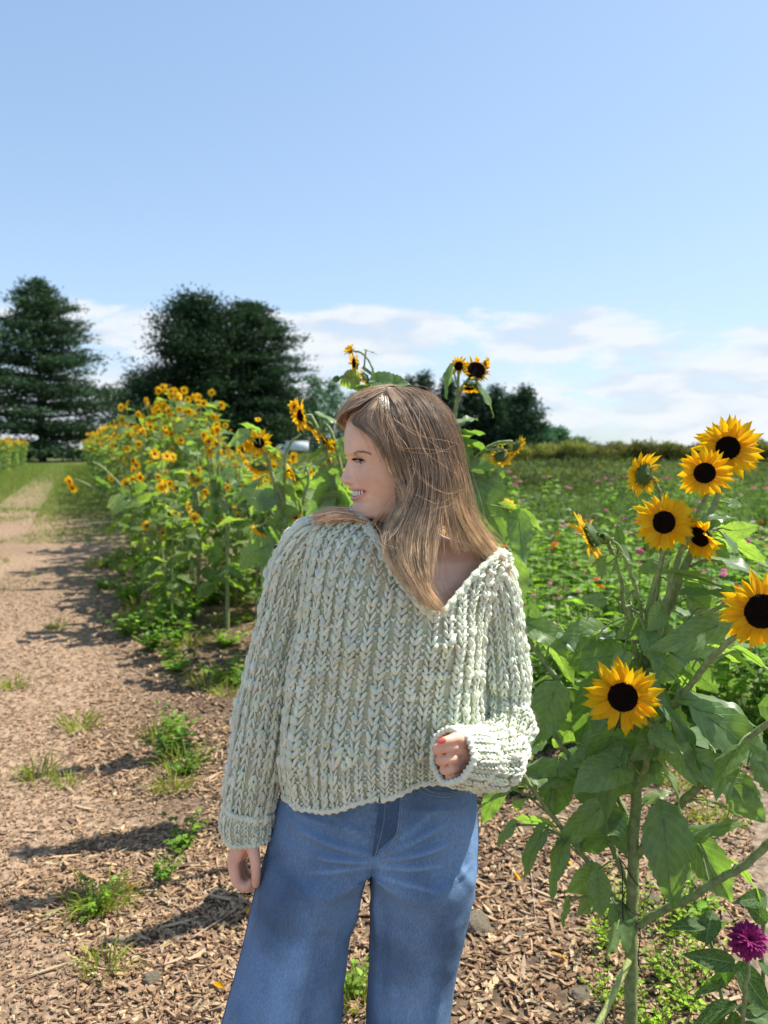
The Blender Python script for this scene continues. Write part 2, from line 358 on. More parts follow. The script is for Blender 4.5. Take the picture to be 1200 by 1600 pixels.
# the mid and far field on the right -----------------------------------
def mass(name, label, n, yr, xf, hf, L, wd, col, m, power=1., up=.3, seed=0, v=.25, lo=.15, yel=.2, hr=1.5, tri=False):
    y = yr[0] + (yr[1] - yr[0])*rs.rand(n)**power; a, b = xf(y); x = a + (b - a)*rs.rand(n)
    Pn = np.stack([x, y], -1); h = hf(x, y)
    z = h*(lo + (1 - lo)*rs.rand(n)**(1/hr)); d = rdir(n, up)
    cl = 1 + .34*vnoise(Pn, 1.1, seed + 40) + .30*vnoise(Pn, .3, seed + 41) + .55*(z/np.maximum(h, .05) - .6)  # height term paints highlights on the tops and shade lower down
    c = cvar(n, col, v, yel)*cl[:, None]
    mb = MB(); blades(mb, np.stack([x, y, z], -1), rs.uniform(*L, n), wd, d, c, curl=.15, tri=tri)
    return mb.build(name, m, kind='stuff', label=label)
def v2(x, y, s, k): return vnoise(np.stack([x, y], -1), s, k)
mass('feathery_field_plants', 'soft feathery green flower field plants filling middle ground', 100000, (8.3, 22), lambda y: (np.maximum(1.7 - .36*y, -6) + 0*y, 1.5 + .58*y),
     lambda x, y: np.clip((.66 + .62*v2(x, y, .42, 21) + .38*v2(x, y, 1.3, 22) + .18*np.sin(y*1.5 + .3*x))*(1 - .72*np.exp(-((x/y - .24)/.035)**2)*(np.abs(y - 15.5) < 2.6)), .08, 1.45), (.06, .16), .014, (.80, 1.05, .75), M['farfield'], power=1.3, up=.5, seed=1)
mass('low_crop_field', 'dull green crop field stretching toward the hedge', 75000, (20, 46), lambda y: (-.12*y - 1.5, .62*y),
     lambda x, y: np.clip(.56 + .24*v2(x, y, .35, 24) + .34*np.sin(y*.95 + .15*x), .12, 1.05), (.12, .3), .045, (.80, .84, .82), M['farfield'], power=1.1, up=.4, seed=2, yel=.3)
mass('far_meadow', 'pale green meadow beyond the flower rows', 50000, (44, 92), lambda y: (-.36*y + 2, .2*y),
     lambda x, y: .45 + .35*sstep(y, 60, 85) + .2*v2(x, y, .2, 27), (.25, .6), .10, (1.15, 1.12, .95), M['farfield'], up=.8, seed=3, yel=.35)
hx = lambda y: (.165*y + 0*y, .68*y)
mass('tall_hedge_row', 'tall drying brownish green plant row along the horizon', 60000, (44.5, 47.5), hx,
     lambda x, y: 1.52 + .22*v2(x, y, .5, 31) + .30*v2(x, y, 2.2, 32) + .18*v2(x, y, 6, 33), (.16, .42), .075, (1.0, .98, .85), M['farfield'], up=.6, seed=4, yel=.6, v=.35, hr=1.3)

# ------------------------------------------------------------------ trees
def pine(name, label, base, H, prof, nl, nclump, seed, col=(1, 1, 1), group=None, tips=.45, fl=.45, fw=.12, cs=.55, lean=0, flat=.45, trunkr=.3, per=11, lowest=.0):
    r = np.random.RandomState(seed); root = ob(name, None, loc=tuple(base), label=label, cat='tree', group=group); root.empty_display_size = .5
    tb = MB(); add_tube(tb, [(0, 0, -.2), (lean*.3, 0, H*.35), (lean*.7, 0, H*.7), (lean, 0, H*.97)], [trunkr, trunkr*.75, trunkr*.4, trunkr*.1], 8, 12)
    lb = MB(); cb = MB(); PP = []; DD = []; CC = []
    for i in range(nl):
        t = lowest + (1 - lowest)*((i + r.rand())/nl)**.92; az = i*2.399 + r.normal(0, .4)
        R = np.interp(t, [p[0] for p in prof], [p[1] for p in prof])*r.uniform(.72, 1.1); z0 = t*H*.98 + .5
        d = np.array((math.cos(az), math.sin(az), 0)); k = np.linspace(0, 1, 6)
        droop = r.uniform(-.12, .10) + .18*(t - .35); up = r.uniform(.05, .16) if t > .08 else 0.0
        L = np.array([(lean*t, 0, z0)]) + d*(k*R)[:, None] + np.array((0, 0, 1.))*((droop*k + up*k*k)*R)[:, None]
        add_tube(lb, L, np.linspace(.09, .02, 6)*trunkr/.3*(1.2 - t*.7), 4, cap=False)
        m = max(5, int(nclump*(R + .6)))
        for kk in r.uniform(.12, 1.0, m)**.75:
            c = np.array([np.interp(kk, k, L[:, q]) for q in range(3)]); spread = (.14 + .32*kk*(1 - .5*kk))*R
            c = c + r.normal(0, 1, 3)*np.array((spread, spread, .0))*.55 + np.array((0, 0, r.normal(0, .18)))
            PP.append(c + r.normal(0, 1, (per, 3))*np.array((cs, cs, cs*flat))); dd = r.normal(0, 1, (per, 3))*np.array((1, 1, .5)) + d*.7 + np.array((0, 0, .35)); DD.append(nrm(dd))
            CC.append(np.tile(np.array(col)*r.uniform(.55, 1.6), (per, 1)))  # brightness per clump paints lit and shaded clumps into the colour
    P, D, C = map(np.concatenate, (PP, DD, CC)); n = len(P); global rs; old = rs; rs = r
    blades(cb, P, r.uniform(.5, 1.3, n)*fl, fw, D, C*r.uniform(.8, 1.2, (n, 1))); rs = old
    tb.build('trunk', M['bark'], root); lb.build('limbs', M['bark'], root); cb.build('crown', M['pine'], root)
    return root
b1 = gnd(72, 700 + 1200*1.55/88); b1 = np.array(((68 - 600)/1200*88, 88, 0))
pine('pine_tree', 'layered dark green pine at the far left edge', b1, 19.9, [(0, 9.2), (.12, 9.6), (.3, 9.0), (.5, 7.3), (.7, 5.4), (.85, 3.5), (.94, 2.0), (1, .5)], 104, 7, 3, tips=.5, cs=.5, fl=.55, fw=.16, flat=.32, trunkr=.45, col=(1.0, 1.08, 1.05))
pine('pine_tree', 'broad dark pine right of the row with jagged right side', np.array(((395 - 600)/1200*105, 105, 0)), 20.6, [(0, 7.4), (.3, 7.3), (.5, 6.8), (.7, 5.8), (.85, 4.2), (1, 1.3)], 120, 6.5, 5, cs=.55, fl=.6, fw=.18, flat=.4, trunkr=.5, col=(.85, .95, .95))
pine('broad_tree', 'tallest rounded very dark tree in the middle left', np.array(((310 - 600)/1200*102, 102, 0)), 20.8, [(0, 9.5), (.25, 9.4), (.5, 7.4), (.7, 6.2), (.85, 4.8), (1, 1.8)], 120, 6.5, 6, cs=.75, fl=.5, fw=.22, flat=.9, trunkr=.5, col=(.6, .72, .6))
pine('broad_tree', 'lower dark tree filling the gap between the tall pines', np.array(((222 - 600)/1200*112, 112, 0)), 11.5, [(0, 4.5), (.4, 5), (.7, 4), (1, 1.2)], 60, 6, 8, cs=.7, fl=.45, fw=.2, flat=.9, trunkr=.3, col=(.7, .85, .75))
pine('pine_tree', 'dark bushy evergreen standing behind the white truck', np.array(((452 - 600)/1200*118, 118, 0)), 9.5, [(0, 3.5), (.5, 3.5), (1, .8)], 50, 6, 11, cs=.7, fl=.45, fw=.2, flat=.8, col=(.6, .7, .65))
far_l = [(492, 597, 24, 150, 'thin pale tree left of the yellow flower cluster'), (520, 604, 26, 170, 'pale feathery tree beside the hair fringe of the woman'), (556, 622, 30, 175, 'low pale tree just behind the forehead of the woman'),
         (598, 612, 26, 165, 'dark tree peeking over the front of the woman head'), (662, 590, 26, 150, 'dark pine just right of the top of the head'), (640, 598, 20, 155, 'slim dark pine directly above the woman crown'),
         (700, 600, 28, 150, 'dark pine behind the tall flower stalk'), (738, 606, 30, 152, 'broad dark pine right of the tall flower stalk'), (772, 612, 26, 150, 'middle dark pine of the right treeline'),
         (818, 613, 34, 145, 'rightmost dark pine of the far treeline'), (795, 625, 22, 160, 'narrow dark pine next to the rightmost pine')]
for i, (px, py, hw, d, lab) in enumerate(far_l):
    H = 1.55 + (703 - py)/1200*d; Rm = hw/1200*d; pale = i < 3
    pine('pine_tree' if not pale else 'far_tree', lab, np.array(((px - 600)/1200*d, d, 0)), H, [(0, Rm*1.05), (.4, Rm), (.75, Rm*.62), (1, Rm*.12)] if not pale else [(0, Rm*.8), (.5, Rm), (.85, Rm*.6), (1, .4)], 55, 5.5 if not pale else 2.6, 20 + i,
         col=(.8, .95, 1.0) if not pale else (2.0, 2.5, 2.4), cs=.6, fl=.7, fw=.28, flat=.7, trunkr=.3, per=9)  # pale trees carry distance haze in their needle colour
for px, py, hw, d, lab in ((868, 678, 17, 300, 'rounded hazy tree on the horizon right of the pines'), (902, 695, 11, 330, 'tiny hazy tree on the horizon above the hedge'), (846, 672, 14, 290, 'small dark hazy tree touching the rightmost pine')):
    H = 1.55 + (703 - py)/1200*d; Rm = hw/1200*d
    pine('far_tree', lab, np.array(((px - 600)/1200*d, d, 0)), H, [(0, Rm), (.5, Rm), (.85, Rm*.75), (1, Rm*.3)], 40, 4, 60 + px % 7, col=(2.0, 2.6, 3.0), cs=1.0, fl=1.1, fw=.6, flat=.9, per=9)  # pale blue tint puts the haze into the crown colour
# ------------------------------------------------------------------ truck
M['white'] = mat('white_paint', (.72, .76, .80), .35, .5, .05, 3)
M['rubber'] = mat('black_rubber', (.02, .02, .02), .7, .2, .1, 20)
M['glass'] = mat('dark_glass', (.03, .04, .05), .1, .6, .05, 3)
def box(mb, c, h, bev=.03, mi=0, col=(1, 1, 1)):
    c = np.array(c, float); h = np.array(h, float); b = min(bev, .3*h.min())
    V = []; 
    for z, k in ((-1, 1), (-1, 0), (1, 0), (1, 1)):
        i_ = b if k else 0
        for sx, sy in ((-1, -1), (1, -1), (1, 1), (-1, 1)): V.append(c + np.array((sx*(h[0] - i_), sy*(h[1] - i_), z*(h[2] - (0 if k else b)))))
    V = np.array(V); mb.add(V, np.vstack([gridF(4, 4, True), [(3, 2, 1, 0), (12, 13, 14, 15)]]), col, None, mi)
tx = (463 - 600)/1200*88
tr = ob('parked_truck', None, loc=(tx, 88, 0), label='white truck with pale box bed parked before dark trees', cat='truck')
b = MB(); box(b, (0.15, 0, 1.78), (1.2, .9, .52), .04); box(b, (.15, 0, 2.32), (1.25, .95, .03), .01); b.build('box_bed', M['white'], tr)
b = MB(); box(b, (-1.55, 0, 1.35), (.45, .8, .55)); box(b, (-2.15, 0, 1.0), (.35, .78, .3)); b.build('cab', M['white'], tr)
b = MB(); box(b, (-1.55, -.79, 1.6), (.28, .03, .2), .01); b.build('window', M['glass'], tr)
b = MB(); box(b, (-.3, 0, .95), (1.7, .6, .1)); b.build('chassis', M['rubber'], tr)
for wx in (-1.9, .6):
    for wy in (-.78, .78):
        b = MB(); th = np.linspace(0, 2*np.pi, 17)[:-1]
        add_tube(b, [(wx, wy - .1, .42), (wx, wy + .1, .42)], [.42, .42], 16); b.build('wheel', M['rubber'], tr, smooth=False)
# ------------------------------------------------------------------ sunflower pieces
def petal_arr(seed, nv=7, nu=5):
    r = np.random.RandomState(seed); t = np.linspace(0, 1, nv)[:, None]; q = np.linspace(-1, 1, nu)[None]
    w = .5*(.42 + .58*np.sin(np.pi*np.clip(t*.92 + .06, 0, 1))**.8)*(1 - sstep(t, .62, 1.0))**.75 + .004
    bend = r.uniform(-.12, .12); curl = r.uniform(-.30, .10); tw = r.uniform(-.5, .5)
    x = w*q*.34 + bend*t*t; y = t + 0*q
    z = .05*np.abs(q)*np.sin(np.pi*t) + .018*np.cos(q*np.pi*2) + curl*t**2 + tw*q*w*t*.5
    return np.stack([x, y, z + 0*x], -1).reshape(-1, 3), gridF(nv, nu), gridUV(nv, nu)
PET = [petal_arr(100 + i) for i in range(6)]
PETM = []
for i, (V, F, U) in enumerate(PET):
    b = MB(); tcol = np.array((1, 1, 1)) - (1 - U[:, 1:2])**2*np.array((0, .20, .0)); b.add(V, F, tcol, U); PETM.append(b.mesh('petal', M['petal']))
LOWP = []
for i in range(4):
    V, F, U = petal_arr(200 + i, 4, 3); LOWP.append((V, F, U))
def head_core(b, rd=.36, seed=0, lod=1, back=1.0):
    """seed disc, green cup, bracts: unit head, faces +Z, material 0 disc, 1 green"""
    r = np.random.RandomState(seed); n = 24 if lod else 10
    prof = [(0, .05), (.12, .04), (.2, .045), (.26, .075), (.32, .07), (.36, .03), (.37, -.03)] if lod else [(0, .05), (.25, .06), (.36, 0)]
    k = rd/.36; th = np.linspace(0, 2*np.pi, n, endpoint=False)
    V = np.array([[(p[0]*k*math.cos(a) + 1e-5*math.cos(a), p[0]*k*math.sin(a) + 1e-5*math.sin(a), p[1]) for a in th] for p in prof]).reshape(-1, 3)
    b.add(V, gridF(len(prof), n, True), (1, 1, 1), mi=0)
    if lod:
        for i in range(150):
            rr = rd*.98*math.sqrt((i + .5)/150); a = i*2.39996; z = np.interp(rr/k, [p[0] for p in prof], [p[1] for p in prof])
            c = np.array((rr*math.cos(a), rr*math.sin(a), z)); s = .022 + .012*(rr/rd); hh = r.uniform(.02, .05)
            oc = (2.6, 1.7, .9) if r.rand() < .12 else (1, 1, 1)
            b.add(np.array([c + (s, 0, 0), c + (-s*.5, s*.87, 0), c + (-s*.5, -s*.87, 0), c + (0, 0, hh)]), [(0, 1, 3), (1, 2, 3), (2, 0, 3)], oc, mi=0)
    cup = [(.37*k, -.02), (.40*k, -.07), (.34*k, -.15*back - .02), (.18*k, -.22*back - .02), (.07, -.27*back), (.05, -.34*back)]
    V = np.array([[(p[0]*math.cos(a), p[0]*math.sin(a), p[1]) for a in th] for p in cup]).reshape(-1, 3)
    b.add(V, gridF(len(cup), n, True)[:, ::-1], (.75, .8, .7), mi=1)
    m = 20 if lod else 8
    for i in range(m):
        a = i/m*6.283 + r.normal(0, .1); L = r.uniform(.22, .36); w = .075*(1.6 if not lod else 1); t = np.linspace(0, 1, 4)[:, None]; q = np.array([-1, 0, 1])[None]
        x = w*q*(1 - t**1.6); y = .30*k + L*t + 0*q; z = -.12*back + .10*t - r.uniform(-.05, .18)*t*t - .03*np.abs(q) + 0*x
        V = np.stack([x, y, z + 0*x], -1).reshape(-1, 3); c, s = math.cos(a), math.sin(a)
        b.add(np.stack([V[:, 0]*c - V[:, 1]*s, V[:, 0]*s + V[:, 1]*c, V[:, 2]], 1), gridF(4, 3), np.array((1, 1.05, .9))*r.uniform(.8, 1.2), mi=1)
HC = {}
def core_mesh(rd, v, back=1.0):
    k = (rd, v, back)
    if k not in HC:
        b = MB(); head_core(b, rd, v, 1, back); HC[k] = b.mesh('flower_head', [M['disc'], M['sepal']])
    return HC[k]
def petal_set(seed, rd, n, cone, droop, jit=.19):
    r = np.random.RandomState(seed); o = []
    for lay, (m, L0, dz) in enumerate(((n, 1.0, 0), (int(n*.75), .86, .03))):
        for i in range(m):
            a = (i + .5*lay)/m*6.283 + r.normal(0, .07); L = (1 - rd*.9)*L0*r.uniform(1 - jit, 1 + jit*.8)
            down = math.sin(a)   # a = pi/2 points to local +Y (up)
            tilt = cone + .10*lay + r.normal(0, .19) - droop*max(0, -0.2 - down)
            o.append((a, L, tilt, rd*.9, dz, r.randint(6), r.uniform(.8, 1.2)))
    return o
def head_world(parent, inv, pos, face, R, seed, rd=.36, n=19, cone=.12, droop=0.0, roll=0.0, back=1.0, keep=None):
    z = nrm(np.array(face, float)); x, y, z = frame(z, (0, 0, 1)) if False else (None, None, z)
    up = np.array((0, 0, 1.)); x = nrm(np.cross(up, z)); y = np.cross(z, x)
    if roll: c, s = math.cos(roll), math.sin(roll); x, y = x*c + y*s, y*c - x*s
    h = ob('flower_head', core_mesh(rd, seed % 3, back), parent, mat=inv @ mat4(pos, x, y, z, R))
    for (a, L, tilt, r0, dz, v, ws) in petal_set(seed, rd, n, cone, droop):
        if keep and not keep(a): continue
        ca, sa = math.cos(a), math.sin(a); ct, st = math.cos(tilt), math.sin(tilt)
        Y = np.array((ca*ct, sa*ct, st)); X = np.array((sa, -ca, 0.)); Z = np.cross(X, Y)
        ob('petal', PETM[v], h, mat=mat4((ca*r0, sa*r0, dz), X, Y, Z, (L*ws, L, L)))
    return h
# joined mid-distance heads
MIDH = []
for v in range(5):
    b = MB(); head_core(b, (.29, .26, .34, .3, .31)[v], v, 0)
    for (a, L, tilt, r0, dz, pv, ws) in petal_set(50 + v, .28, 14, (.12, .3, -.15, .5, .9)[v], .2):
        V, F, U = LOWP[pv % 4]; ca, sa = math.cos(a), math.sin(a); ct, st = math.cos(tilt), math.sin(tilt)
        Y = np.array((ca*ct, sa*ct, st)); X = np.array((sa, -ca, 0.)); Z = np.cross(X, Y)
        b.add((V[:, :1]*X*ws*1.25 + V[:, 1:2]*Y + V[:, 2:]*Z)*L + np.array((ca*r0, sa*r0, dz)), F, np.array((1, 1, 1)) - (1 - U[:, 1:2])**2*np.array((0, .12, 0)), U, mi=2)
    MIDH.append(b.mesh('flower_head', [M['disc'], M['sepal'], M['petal']]))
b = MB()
for i in range(12):
    a = i*2.4; c, s = math.cos(a), math.sin(a); t = np.linspace(0, 1, 4)[:, None]; q = np.array([-1, 0, 1])[None]
    rr = .35*np.sin(np.pi*(t*.75 + .12)) + 0*q; V = np.stack([.22*q*(1 - t)**.7, rr*(1 - .06*np.abs(q)), t*.8 - .3 + 0*q], -1).reshape(-1, 3)
    b.add(np.stack([V[:, 0]*c - V[:, 1]*s, V[:, 0]*s + V[:, 1]*c, V[:, 2]], 1), gridF(4, 3), (1.1, 1.1, .9), mi=0)
BUD = b.mesh('flower_bud', [M['sepal']])
# leaves
def leaf_arr(seed, nv=20, nu=9, heart=.14, wide=.40, teeth=.055):
    r = np.random.RandomState(seed); t = np.linspace(0, 1, nv)[:, None]; q = np.linspace(-1, 1, nu)[None]
    w = wide*np.sin(np.pi*np.clip(t, 0, 1)**.62)**.85*(1 - .25*t) + .004; saw = (np.arange(nv) % 2)[:, None]*2 - 1
    w = w*(1 + teeth*saw*(np.abs(q) > .95)); x = w*q; y = t - heart*np.abs(q)**1.3*(1 - t)**4*1.6
    fold = r.uniform(.05, .40); droop = r.uniform(.10, .42); ph = r.rand()*6
    z = fold*np.abs(x) - droop*t**2*.8 + .035*np.sin(t*11 + ph + 2*np.sign(q))*np.abs(q)**1.5 + .018*np.sin(t*22)*(np.abs(q)) - .12*(x/wide)**2*r.uniform(-.5, 1.3)
    x = x + .06*np.sin(t*3 + ph)*t; y = y*(1 - droop*.15*t)
    return np.stack([x, y, z + 0*x], -1).reshape(-1, 3), gridF(nv, nu), gridUV(nv, nu)
LEAFM = []; ROWL = []
for i in range(10):
    V, F, U = leaf_arr(300 + i); b = MB(); b.add(V, F, (1, 1, 1), U)
    sp = V.reshape(20, 9, 3)[:, 4]; add_tube(b, sp[::2] - (0, 0, .004), np.linspace(.012, .003, 10), 4); LEAFM.append(b.mesh('leaf', M['leaf']))
for i in range(6):
    V, F, U = leaf_arr(400 + i, 7, 5, .1, .38, 0); b = MB(); b.add(V, F, (1, 1, 1), U); ROWL.append(b.mesh('leaf', M['rowleaf']))
def leaf_world(parent, inv, base, tip, hw, mode='f', v=0, m=None):
    base = np.array(base); tip = np.array(tip); y = tip - base; L = np.linalg.norm(y); y = y/L
    hint = {'f': (0, -1, .5), 'u': (.1, -.35, 1), 'b': (-.1, .45, 1.), 's': (-.9, -.5, .4), 'r': (.8, -.55, .5), 'd': (0, -1, -.1), 'e': (-.2, -.12, 1)}[mode]
    x, y, z = frame(y, hint)
    return ob('leaf', (m or LEAFM)[v % len(m or LEAFM)], parent, mat=inv @ mat4(base, x, y, z, (hw/.37, L*1.06, L)))
def stems_mesh(parent, base, lines, name='stem', col=(1, 1, 1), segs=7):
    """each line: list of (px,py,depth,rpx); one mesh per main line so every stalk is a part"""
    for ln in lines:
        b = MB(); P = np.array([at(p[0], p[1], p[2]) - base for p in ln]); R = np.array([p[3]/1200*p[2]*.82 for p in ln])
        n = max(8, 5*len(ln)); A = resample(np.column_stack([P, R]), n); A[:, :3] += rs.normal(0, .0012, (n, 3)); A[:, 3] *= rs.uniform(.95, 1.06, n)
        add_tube(b, A[:, :3], A[:, 3], segs, col=col)
        # stiff stalk hairs
        k = min(160, int(n*9)); i = rs.randint(0, n, k); d = nrm(rs.normal(size=(k, 3)))
        p = A[i, :3] + d*A[i, 3:4]*.8; Dn = d; L = rs.uniform(.0015, .004, k)
        blades(b, p, L, .0006, Dn, np.tile(np.array(col)*1.6, (k, 1)), tri=True)
        b.build(name, M['stem'], parent)
def petiole(par, p0, p1, r=.003):
    b = MB(); p0 = np.array(p0); p1 = np.array(p1); m = (p0 + p1)/2 + np.array((0, 0, .12*np.linalg.norm(p1 - p0))); add_tube(b, [p0, m, p1], [r*1.2, r, r*.9], 5, 8); b.build('petiole', M['stem'], par)

# ------------------------------------------------------------------ the big plant at the right
base = at(986, 1690, 1.72); base[2] = 0
pl = ob('sunflower_plant', None, loc=tuple(base), label='tall many headed sunflower plant with thick stalk at right foreground', cat='plant')
inv = Matrix.Translation(-Vector(base))
D = 1.74
g0 = (986, 1763, 1.72, 14)
stems_mesh(pl, base, [
 [g0, (986, 1600, 1.72, 13.5), (987, 1450, 1.72, 12.5), (991, 1300, 1.72, 11), (999, 1150, 1.75, 9.5), (1006, 1040, 1.78, 9), (1012, 960, 1.79, 7), (1027, 900, 1.77, 5.5), (1040, 850, 1.75, 4.5), (1038, 822, 1.73, 4.5)],
 [(990, 1240, 1.73, 7), (1013, 1180, 1.68, 7), (1020, 1140, 1.64, 6), (1010, 1108, 1.62, 5), (985, 1092, 1.60, 5)],
 [(1003, 1060, 1.78, 8), (1030, 985, 1.78, 9.5), (1062, 905, 1.78, 8.5), (1096, 830, 1.79, 6.5), (1124, 770, 1.8, 5.5), (1142, 715, 1.80, 5)],
 [(1020, 1050, 1.76, 6), (1035, 960, 1.75, 6), (1058, 880, 1.75, 5.5), (1085, 815, 1.75, 5), (1104, 775, 1.75, 5), (1106, 742, 1.74, 5)],
 [(1003, 1000, 1.8, 5), (978, 960, 1.8, 4.6), (972, 915, 1.8, 4.4), (962, 880, 1.8, 4.2), (950, 850, 1.8, 4.2), (936, 838, 1.79, 4)],
 [(1006, 980, 1.77, 4), (998, 935, 1.76, 3.6), (984, 895, 1.75, 3.3), (968, 855, 1.74, 3.2), (953, 842, 1.73, 3.2)],
 [(1018, 1000, 1.84, 4.5), (1030, 900, 1.85, 4), (1036, 830, 1.86, 4), (1032, 780, 1.84, 3.8), (1024, 752, 1.81, 3.8), (1012, 740, 1.78, 4)],
 [(1094, 838, 1.79, 4), (1110, 828, 1.77, 3.4), (1118, 826, 1.74, 3.4), (1108, 832, 1.73, 3.5)],
 [(1000, 1190, 1.74, 6), (1032, 1130, 1.70, 6.5), (1075, 1075, 1.64, 6.5), (1117, 1023, 1.58, 6.2), (1150, 993, 1.55, 6), (1180, 962, 1.54, 6)],
 [(990, 1345, 1.72, 8), (1035, 1285, 1.68, 8.5), (1107, 1212, 1.62, 8), (1160, 1160, 1.58, 7), (1230, 1110, 1.55, 6)],
 [(988, 1450, 1.72, 8), (1030, 1425, 1.68, 8), (1072, 1405, 1.64, 7.5), (1137, 1366, 1.6, 8), (1165, 1350, 1.58, 8), (1230, 1290, 1.55, 8)],
 [(985, 1440, 1.72, 5), (940, 1375, 1.74, 5), (877, 1293, 1.76, 5), (820, 1215, 1.78, 4.5), (798, 1180, 1.8, 4)],
 [(988, 1400, 1.73, 6), (955, 1320, 1.76, 6), (913, 1223, 1.8, 6), (862, 1140, 1.84, 4.5)],
 [(985, 1290, 1.78, 6), (945, 1200, 1.82, 6), (905, 1125, 1.85, 6), (872, 1065, 1.87, 6), (838, 1015, 1.9, 5.5), (806, 975, 1.92, 5)],
 [(1000, 1075, 1.8, 5), (968, 1012, 1.82, 4), (935, 990, 1.84, 3.5), (905, 1000, 1.86, 3)],
 [(900, 1010, 1.9, 5), (870, 980, 1.92, 5), (838, 965, 1.94, 4.5), (800, 957, 1.95, 4.5)],
 [(1000, 1060, 1.77, 4.5), (990, 1000, 1.76, 6), (984, 960, 1.76, 6), (981, 948, 1.76, 6)],
 [(1015, 1050, 1.75, 5), (1040, 1005, 1.72, 5), (1085, 965, 1.68, 4.5), (1120, 950, 1.64, 4), (1150, 930, 1.6, 3.5)],
])
stems_mesh(pl, base, [[(983, 1500, 1.70, 6), (962, 1545, 1.66, 6.5), (925, 1620, 1.6, 6.5)]], name='cut_branch', col=(1.9, 1.7, 1.5))
HEADS = [  # px,py,depth,r px,face,rd,n,cone,droop,seed
 (1137, 700, 1.80, 54, (-.25, -1, .12), .34, 22, .1, .2, 1), (1101, 739, 1.73, 43, (-.35, -1, -.02), .38, 22, .05, .35, 2),
 (1004, 741, 1.78, 38, (-.45, .85, .12), .38, 17, .05, .2, 3), (1037, 816, 1.72, 49, (-.02, -1, .10), .37, 24, .1, .4, 4),
 (922, 838, 1.79, 44, (-.80, .42, -.42), .42, 18, .2, .1, 5), (1093, 838, 1.74, 46, (-.75, -.45, -.35), .38, 18, .45, .1, 6),
 (1190, 955, 1.53, 66, (-.12, -1, .05), .42, 27, .1, .5, 7), (973, 1089, 1.60, 62, (-.25, -1, .12), .38, 24, .08, .25, 8),
]
for (px, py, d, r, f, rd, n, cone, droop, sd) in HEADS:
    head_world(pl, inv, at(px, py, d), f, r/1200*d, sd, rd, n, cone, droop)
def bud(parent, inv, px, py, d, r, f, open_=False):
    z = nrm(np.array(f, float)); x = nrm(np.cross((0.1, .2, 1), z)); y = np.cross(z, x)
    ob('flower_bud', BUD, parent, mat=inv @ mat4(at(px, py, d), x, y, z, r/1200*d))
bud(pl, inv, 945, 842, 1.72, 26, (-.5, -.6, .4)); bud(pl, inv, 1006, 1050, 1.66, 22, (-.2, -.4, .9))
